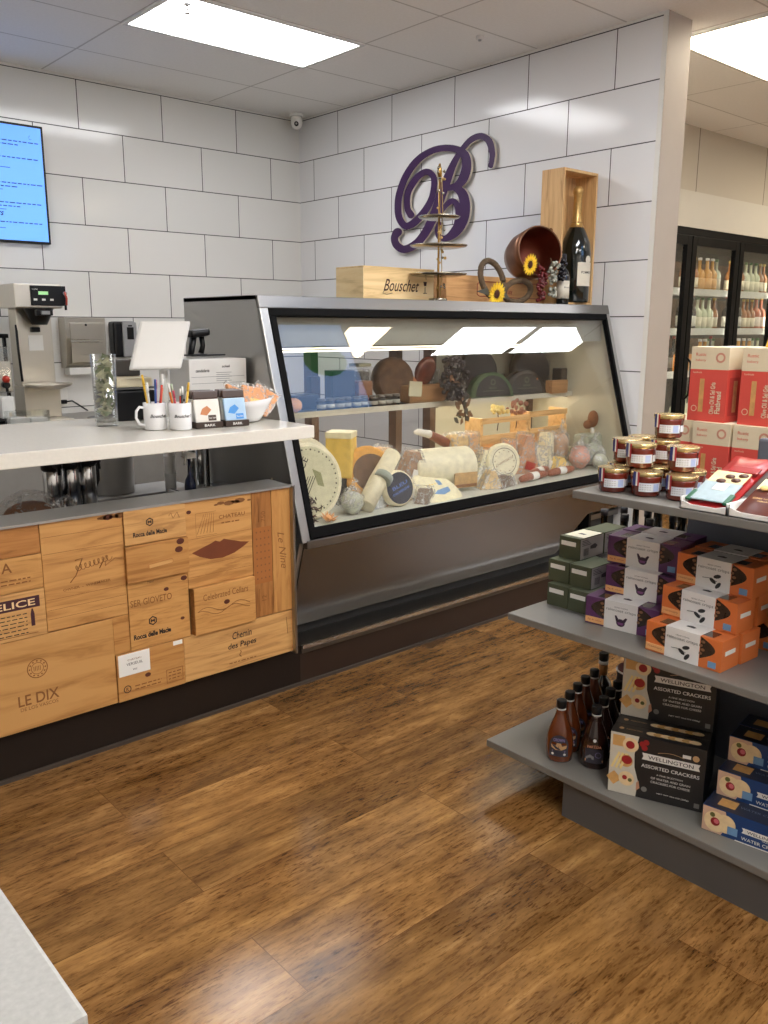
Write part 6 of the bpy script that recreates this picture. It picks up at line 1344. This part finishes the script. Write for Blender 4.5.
# ---- crisp boxes (purple and orange), white sleeve, cellophane windows
SLV = mat('white_sleeve', (226, 224, 222), .5, var=.015); WIN = mat('dark_window', (52, 42, 38), .15, var=.5, scale=40, coat=.6); PEACH = mat('peach_strip', (236, 178, 120), .5); BADGE = mat('blue_badge', (110, 150, 190), .5)
def crisp(label, fl, col, w_, de, icon, front=True, group=None):
    d_, h_ = .088, .0828; c_, a = pose(fl, w_, d_, de)
    t = thing('crisp_box', label, 'box', c_, a, group)
    body = MB().box((-w_/2, -d_/2, 0), (w_/2, d_/2, h_), col, bev=.0015).build('carton', t)
    F = frame((0, -d_/2-.0006, 0), (1, 0, 0), (0, 0, 1)); s0, s1 = -.23*w_, .22*w_
    for sx in (-1, 1):
        wn = MB()
        pts = [(sx*(abs(s0)+.19*w_*math.sin(PI*k/12)), h_*.28+h_*.72*k/12) for k in range(13)]
        if sx > 0: pts = pts[::-1]
        wn.poly(pts[::-1], WIN, F)
        wn.rect(min(sx*.22*w_, sx*.36*w_), -d_/2*.75, max(sx*.22*w_, sx*.36*w_), d_/2*.2, WIN, T(0, 0, h_+.0006))
        for k in range(4): wn.disc(.006, mat('cracker_brown', (120, 82, 52), .6, var=.3), F @ T(sx*(.235+.03*(k % 2))*w_, h_*(.45+.13*k), .0008), 0, 8, 1, .7)
        wn.build('window', t)
    sl = MB().box((s0, -d_/2-.0016, -.0), (s1, d_/2+.0016, h_+.0016), SLV, bev=.0008)
    G = frame((0, -d_/2-.0022, 0), (1, 0, 0), (0, 0, 1)); PR = mat('dark_violet_print', (52, 34, 54), .6) if icon == 'fig' else mat('dark_leaf_print', (44, 44, 46), .6)
    sl.text('raincoast crisps', .010, mat('grey_print', (130, 130, 130)), G, 0, h_*.70, .0004, w=(s1-s0)*.9, bold=.01).text('LESLEY STOWE', .0035, PR, G, 0, h_*.82, .0004, w=(s1-s0)*.4)
    if icon == 'fig':
        sl.disc(.0135, PR, G @ T(.001, .024, .0004), 0, 14, 1, .85).poly([(-.013, .026), (-.006, .034), (-.013, .044), (-.018, .043)], PR, G, .0004).poly([(.008, .034), (.0145, .026), (.021, .040), (.016, .042)], PR, G, .0004)
        sl.poly([(-.007, .018), (.008, .018), (.011, .025), (-.009, .025)], mat('fig_violet', (120, 70, 120), .5), G, .0008)
    else:
        for x, z, r_ in ((0, 0, -.6), (.016, -.010, .9), (.012, .014, .3)): sl.poly([(.009*math.cos(k*PI/5)*1.25, .009*math.sin(k*PI/5)*.6) for k in range(10)], PR, G @ T(x, .026+z, .0004) @ RZ(r_))
        sl.tube([(-.03, .030, .0005), (-.01, .032, .0005), (.012, .026, .0005)], .0007, PR, G, 4)
    sl.poly([(-.012, -.012), (.012, -.014), (.014, -.004), (.0, .002), (-.012, -.003)], PR, T(0, 0, h_+.0022))
    sl.build('sleeve', t)
    ex = MB().box((-w_/2+.002, -d_/2-.0014, h_*.06), (s0-.001+.015, -d_/2, h_*.27), PEACH)
    ex.text('rosemary' if icon != 'fig' else 'fig & olive', .006, mat('rust_print', (170, 90, 50)), F, -w_*.36, h_*.165, .001, w=w_*.2)
    ex.build('flavour_strip', t); MB().box((w_*.34, -d_/2-.0012, h_*.08), (w_*.44, -d_/2, h_*.28), BADGE).build('badge', t)
    SD = frame((w_/2+.0006, 0, 0), (0, 1, 0), (0, 0, 1))
    MB().box((-.028, h_*.50, 0), (.022, h_*.64, .0008), PAPER, SD).build('side_label', t)
    return t
PUR = mat('purple_carton', (86, 46, 92), .45, var=.04); ORA = mat('orange_carton', (214, 116, 58), .45, var=.03)
def stackset(col, w_, icon, group, items):
    base = None; base_de = 0
    for fl, de, lab in items:
        if base is None: base = crisp(lab, fl, col, w_, de, icon, group=group)
        else: c_, a = pose(fl, w_, .088, de); dup(base, c_, a, lab)
stackset(PUR, .225, 'fig', 'purple crisp boxes', [
    ((-2.302, -4.531, .587), .12, 'purple crisp box lowest at the front of its stack'), ((-2.232, -4.547, .6705), .10, 'purple crisp box on the second level of the front stack'), ((-2.204, -4.530, .754), .10, 'purple crisp box topmost in the front stack'),
    ((-2.200, -4.520, .587), .10, 'rear purple crisp box on the shelf behind the lowest one'), ((-2.135, -4.535, .6705), .10, 'rear purple crisp box on the second level'), ((-2.105, -4.515, .754), .10, 'rear purple crisp box on the top level')])
stackset(ORA, .218, 'leaf', 'orange crisp boxes', [
    ((-2.360, -4.768, .587), -.03, 'orange crisp box lowest at the front edge of the shelf'), ((-2.285, -4.765, .6705), -.05, 'orange crisp box on the second level of the front stack'), ((-2.228, -4.770, .754), -.03, 'orange crisp box topmost in the front stack'),
    ((-2.262, -4.775, .587), -.05, 'rear orange crisp box on the shelf behind the lowest one'), ((-2.185, -4.770, .6705), -.03, 'rear orange crisp box on the second level'), ((-2.128, -4.765, .754), -.03, 'rear orange crisp box on the top level'), ((-2.125, -4.800, .587), 0, 'third orange crisp box at the back of the middle shelf')])
t = thing('white_tub', 'white round tub with black print at the right edge of middle shelf', 'tub', (-2.17, -5.083, .5875))
MB().cyl(.044, 0, .13, WHITE, seg=28, bev=.004, r1=.045).build('tub', t); MB().cyl(.046, .13, .145, BLACK, seg=28, bev=.002).build('lid', t)
curved_text('COCOA', .03, .0462, -PI, .07, INK, 'lettering', t, bold=.02)

# ---- syrup bottles on the bottom shelf
AMB = mat('amber_syrup', (104, 50, 22), .1, var=.25, scale=8, coat=.8); DKS = mat('dark_syrup', (40, 18, 12), .1, var=.25, coat=.8)
SLB = mat('slate_label', (52, 50, 62), .5); LAV = mat('lavender_print', (150, 140, 190), .5); TANP = mat('tan_emblem', (196, 156, 110), .5)
def syrup(label, loc, body, kind, group):
    t = thing('syrup_bottle', label, 'bottle', loc, -1.02, group)
    pr = [(0, 0), (.034, 0), (.039, .005), (.0415, .03), (.0415, .06), (.038, .088), (.029, .116), (.019, .142), (.0145, .158), (.0135, .172), (0, .172)]
    MB().lathe(pr, body, seg=24, sy=.72).build('bottle_glass', t)
    MB().cyl(.0155, .170, .196, BLACK, seg=18, bev=.003).cyl(.0145, .166, .170, PAPER, seg=18).build('cap', t)
    G = frame((0, -.0275, 0), (1, 0, 0), (0, 0, 1)); mb = MB()
    def bent(x, z): return (x, -.0306*math.sqrt(max(0, 1-(x/.0425)**2)) if abs(x) < .0425 else 0, z)
    def patch(pts, m, off=0): mb.add([Vector(bent(x, z))+Vector((0, -off, 0)) for x, z in pts], [tuple(range(len(pts)))], m)
    if kind == 0:
        for i in range(10):
            a0, a1 = PI*i/10, PI*(i+1)/10
            patch([(0, .06), (.028*math.cos(a0), .06+.032*math.sin(a0)), (.028*math.cos(a1), .06+.032*math.sin(a1))], SLB)
        for k in range(6): patch([(-.028+.0093*k, .022), (-.028+.0093*(k+1), .022), (-.028+.0093*(k+1), .06), (-.028+.0093*k, .06)], SLB)
        patch([(-.022, .050), (-.010, .044), (0, .044), (.010, .044), (.022, .050), (.024, .060), (.010, .056), (.006, .066), (-.006, .066), (-.010, .056), (-.024, .060)], TANP, .0008)
        mb.text('CROWN', .010, LAV, frame((0, -.0315, .077), (1, 0, 0), (0, 0, 1)), 0, 0, .0, w=.034, bold=.02)
        for x in (-.018, .018): patch([(x+.004*math.cos(k*PI/4), .030+.004*math.sin(k*PI/4)) for k in range(8)], PAPER, .0009)
        for k in range(2): patch([(-.02, .036+.004*k), (.02, .036+.004*k), (.02, .0375+.004*k), (-.02, .0375+.004*k)], LAV, .0009)
    else:
        for k in range(6): patch([(-.027+.009*k, .022), (-.027+.009*(k+1), .022), (-.027+.009*(k+1), .068), (-.027+.009*k, .068)], SLB)
        patch([(-.024, .040), (-.012, .050), (.0, .044), (.0, .034), (-.024, .034)], mat('grey_wing', (140, 140, 140), .5), .0008)
        patch([(-.026, .026), (.026, .026), (.026, .032), (-.026, .034)], PEACH, .0009)
        mb.text('PARTIDA', .009, mat('copper_letters', (206, 140, 110), .4), frame((0, -.031, .076), (1, 0, 0), (0, 0, 1)), 0, 0, 0, w=.042, bold=.02)
        mb.disc(.005, PAPER, frame((0, -.0295, .095), (1, 0, 0), (0, .35, 1)), 0, 10)
        mb.ring(.008, .009, LAV, frame((.012, -.0305, .050), (1, 0, 0), (0, 0, 1)), 0, 12)
    mb.build('label', t); return t
ord_ = ['front', 'second', 'third', 'fourth', 'fifth']
C1 = [(-2.335, -4.487), (-2.265, -4.466), (-2.197, -4.446), (-2.130, -4.428), (-2.060, -4.414)]
C2 = [(-2.290, -4.583), (-2.220, -4.560), (-2.152, -4.538), (-2.085, -4.520)]
for i, (x, y) in enumerate(C1):
    lab = f'amber syrup bottle, {ord_[i]} from the aisle in the left row of the bottom shelf'
    if i == 0: s1_ = syrup(lab, (x, y, .1385), AMB, 0, 'amber syrup bottles')
    else: dup(s1_, (x, y, .1385), -1.02+.1*i, lab)
for i, (x, y) in enumerate(C2):
    lab = f'dark agave bottle, {ord_[i]} from the aisle in the row beside the black cracker boxes'
    if i == 0: s2_ = syrup(lab, (x, y, .1385), DKS, 1, 'dark syrup bottles')
    else: dup(s2_, (x, y, .1385), -1.02+.1*i, lab)
t = thing('sauce_bottle', 'taller dark bottle with an amber neck label behind the amber syrup bottles', 'bottle', (-1.99, -4.40, .1385))
MB().lathe(bottle_profile(.034, .215, .34, .42), DKS, seg=20).build('bottle_glass', t); MB().cyl(.0165, .205, .232, BLACK, seg=16, bev=.002).build('cap', t); MB().cyl(.0158, .155, .19, mat('amber_neck_label', (160, 104, 48), .5, var=.2), seg=16).cyl(.0158, .192, .203, PAPER, seg=16).build('neck_label', t)
t = thing('gift_tin', 'dark round tin with a deep red top and white rim behind the bottles', 'tin', (-1.99, -4.515, .1385))
MB().cyl(.052, 0, .20, mat('dark_violet_tin', (34, 28, 38), .35, var=.1), seg=28, bev=.003).build('tin', t); MB().cyl(.050, .20, .212, mat('deep_red_top', (96, 26, 34), .4), seg=28).build('lid', t)
MB().tube([(.053*math.cos(2*PI*k/28), .053*math.sin(2*PI*k/28), .205) for k in range(28)], .003, PAPER, seg=6, closed=True).build('rim', t)
MB().rect(-.028, .05, .022, .12, PAPER, frame((-.0535, 0, 0), (0, -1, 0), (0, 0, 1))).build('label', t)

# ---- black cracker boxes
BKC = mat('black_carton', (34, 32, 32), .4, var=.03); LIN = mat('pale_linen_photo', (206, 200, 186), .5, var=.06, scale=30); CKR = mat('golden_cracker', (208, 160, 96), .6, var=.15, scale=60); CKP = mat('pale_cracker', (232, 206, 160), .6, var=.1, scale=60)
RDF = mat('red_fruit', (150, 34, 38), .35, var=.2); CHS = mat('pale_yellow_cheese', (232, 208, 140), .5)
def ribbon_banner(mb, F, cx, cz, w_, h_, txt, th):
    mb.poly([(cx-w_/2, cz-h_/2), (cx+w_/2, cz-h_/2), (cx+w_/2-.004, cz), (cx+w_/2, cz+h_/2), (cx-w_/2, cz+h_/2), (cx-w_/2+.004, cz)], PAPER, F, .0008); mb.text(txt, th, INK, F, cx, cz, .0014, w=w_*.78, bold=.005)
def blackbox(label, fl, de, group):
    w_, d_, h_ = .258, .0575, .186; c_, a = pose(fl, w_, d_, de)
    t = thing('cracker_box', label, 'box', c_, a, group)
    MB().box((-w_/2, -d_/2, 0), (w_/2, d_/2, h_), BKC, bev=.001).build('carton', t)
    F = FRT(d_); ph = MB(); L0 = -w_/2+.001
    ph.poly([(L0, .001), (L0+.078, .001), (L0+.082, .05), (L0+.070, .09), (L0+.068, .13), (L0+.078, h_-.001), (L0, h_-.001)], LIN, F)
    ph.rect(L0+.006, .145, L0+.040, .178, CKR, F, .0004).disc(.022, CKP, F @ T(L0+.056, .155, .0006)).disc(.012, RDF, F @ T(L0+.055, .155, .0010))
    ph.disc(.020, CKR, F @ T(L0+.045, .105, .0006), 0, 20).disc(.015, RDF, F @ T(L0+.048, .108, .0010), 0, 14, 1, .9).disc(.018, CKR, F @ T(L0+.015, .045, .0005), 0, 4, 1.2, 1.2).disc(.022, CKP, F @ T(L0+.050, .05, .0008)).disc(.007, RDF, F @ T(L0+.045, .053, .0012), 0, 10).disc(.006, mat('olive_bit', (100, 100, 50), .5), F @ T(L0+.060, .048, .0012), 0, 8)
    for k in range(3): ph.poly([(L0+.004+.012*k, .078), (L0+.010+.012*k, .075), (L0+.03+.010*k, .125), (L0+.024+.010*k, .128)], CHS, F, .0005+.0002*k)
    for x, z in ((.088, .165), (.098, .172), (.094, .155)): ph.disc(.0085, RDF, F @ T(L0+x, z, .0012), 0, 12)
    ph.poly([(L0+.078, .02), (L0+.088, .03), (L0+.084, .052), (L0+.078, .045)], mat('ham_photo', (196, 140, 110), .5), F, .0008)
    ph.build('photo_print', t)
    mb = MB(); cx = .038
    ribbon_banner(mb, F, cx, .130, .155, .020, 'WELLINGTON', .011)
    mb.text('ASSORTED CRACKERS', .0105, PAPER, F, cx, .102, .0008, w=.155, bold=.01).text('A FINE SELECTION', .005, PAPER, F, cx, .082, .0008, w=.07).text('OF WATER AND GRAIN', .0065, PAPER, F, cx+.003, .070, .0008, w=.105).text('CRACKERS FOR CHEESE', .0065, PAPER, F, cx+.003, .058, .0008, w=.105)
    mb.text('NET WT 10.6 OZ (300g)', .005, PAPER, F, cx+.012, .026, .0008, w=.085, bold=.01)
    mb.tube([(cx-.035+.007*k, .148+.006*math.sin(PI*k/10), .0008) for k in range(11)], .0007, TANP, F, 4)
    mb.rect(cx+.03, .150, cx+.052, .160, PAPER, F, .0008).disc(.009, TANP, F @ T(w_/2-.026, .155, .0008), 0, 16).disc(.008, GREY, F @ T(L0+.10, .030, .0008), 0, 14).rect(w_/2-.022, .010, w_/2-.008, .024, GREY, F, .0008)
    mb.build('lettering', t)
    tp = MB(); Z = T(0, 0, h_+.0006)
    for k in range(7): tp.disc(.014, CKR if k % 2 else CKP, Z @ T(-.02+.019*k, 0, .0001*k), 0, 16, 1.2, .8)
    tp.text('ASSORTED', .007, TANP, Z, -.07, 0, .0006, w=.045); tp.disc(.007, TANP, Z @ T(-.105, 0, .0003), 0, 12); tp.build('top_print', t)
    return t
de = .365; d0 = .0585; dirx, diry = math.cos(de), math.sin(de); F0 = (-2.378, -4.691)
bb = None
for k in range(4):
    fl = (F0[0]+dirx*d0*k, F0[1]+diry*d0*k, .138)
    lab = f'black assorted cracker box standing on the bottom shelf, {ord_[k]} in the lower row'
    if bb is None: bb = blackbox(lab, fl, de, 'black cracker boxes')
    else: c_, a = pose(fl, .258, .0575, de); dup(bb, c_, a, lab)
for k in range(2):
    fl = (F0[0]+dirx*d0*(k+2), F0[1]+diry*d0*(k+2), .3245); c_, a = pose(fl, .258, .0575, de)
    dup(bb, c_, a, f'black assorted cracker box stacked on the lower row, {("front", "rear")[k]} one of the upper pair')
# ---- blue cracker boxes
BLC = mat('navy_carton', (26, 62, 116), .4, var=.04); BLT = mat('dark_navy_top', (36, 42, 62), .4, var=.05)
def bluebox(label, fl, de, group):
    w_, d_, h_ = .235, .085, .0715; c_, a = pose(fl, w_, d_, de)
    t = thing('water_cracker_box', label, 'box', c_, a, group)
    MB().box((-w_/2, -d_/2, 0), (w_/2, d_/2, h_), BLC, bev=.001).build('carton', t)
    F = FRT(d_); L0 = -w_/2+.001; ph = MB()
    ph.poly([(L0, .001), (L0+.05, .001), (L0+.066, .03), (L0+.058, h_-.001), (L0, h_-.001)], mat('peach_photo', (214, 176, 150), .5, var=.08), F)
    ph.disc(.026, CKP, F @ T(L0+.060, .036, .0006)).disc(.029, CKP, F @ T(L0+.034, .034, .0010)).disc(.012, RDF, F @ T(L0+.034, .034, .0014), 0, 12).disc(.007, mat('pink_bit', (214, 110, 120), .4), F @ T(L0+.037, .036, .0018), 0, 8).disc(.007, mat('olive_bit', (100, 100, 50)), F @ T(L0+.026, .052, .0016), 0, 8)
    ph.rect(L0+.066, .012, L0+.092, .034, BADGE, F, .0016); ph.build('photo_print', t)
    mb = MB(); ribbon_banner(mb, F, .045, .036, .12, .015, 'WELLINGTON', .008); mb.text('WATER CRACKERS', .009, PAPER, F, .045, .014, .0008, w=.12, bold=.01).text('TRADITIONAL', .004, PAPER, F, .06, .0255, .0008, w=.05); mb.rect(-.03, .0, w_/2-.001, .003, PAPER, F, .0006); mb.build('lettering', t)
    Z = T(0, 0, h_+.0006); tp = MB().rect(-w_/2+.002, -d_/2+.002, w_/2-.002, d_/2-.002, BLT, Z).rect(-w_/2+.03, -.022, -w_/2+.075, .018, CKR, Z, .0006)
    tp.text('WATER CRACKERS', .010, mat('grey_blue_print', (120, 130, 150), .5), Z, .03, 0, .0008, w=.13); tp.build('top_print', t); return t
bl0 = None
for fl, lab in (((-2.354, -4.967, .138), 'navy water cracker box lowest at the front of the right stack'), ((-2.280, -4.964, .2100), 'navy water cracker box on the second level of the right stack'), ((-2.212, -4.955, .2820), 'navy water cracker box on the third level of the right stack'),
                ((-2.268, -4.953, .138), 'navy water cracker box in the row behind the lowest front one'), ((-2.192, -4.950, .2100), 'navy water cracker box in the rear row, second level'), ((-2.125, -4.940, .2820), 'navy water cracker box in the rear row, top level'), ((-2.18, -4.94, .138), 'navy water cracker box third back on the bottom shelf')):
    if bl0 is None: bl0 = bluebox(lab, fl, .15, 'navy water cracker boxes')
    else: c_, a = pose(fl, .235, .085, .15); dup(bl0, c_, a, lab)

# ---- dark bottles and jars on the far side shelf, seen through the gap
db = make_bottle('wine_bottle', 'dark wine bottle on the far side of the shelf unit, seen under the top shelf', 'bottle', .037, .30, mat('dark_wine_glass', (16, 18, 16)), mat('dark_capsule', (40, 40, 46)), mat('dim_label', (90, 86, 80), .6), 'dark bottles behind the shelf unit')
db.location = (-1.84, -4.27, .521)
R = random.Random(60)
for i in range(1, 12):
    dup(db, (-1.86+.11*(i % 4), -4.27-.095*(i//4)-.02*(i % 2), .521), R.uniform(0, 6), db['label'], db['group'])

# ================================================================== WHITE COUNTER CORNER, BOTTOM LEFT
SPK = mat('speckled_white_stone', (164, 164, 161), .3, var=.10, scale=160)
t = thing('side_counter', 'white speckled stone counter corner at the bottom left of the photo', 'counter', (-4.7, -4.9, 0))
MB().box((-5.5, -5.335, .865), (-4.13, -4.3, .90), SPK, bev=.004).build('countertop', t, world=True)
MB().box((-5.45, -5.28, .08), (-4.19, -4.35, .865), LAM, bev=.004).box((-5.4, -5.2, 0), (-4.25, -4.4, .08), KICK).build('cabinet_body', t, world=True)
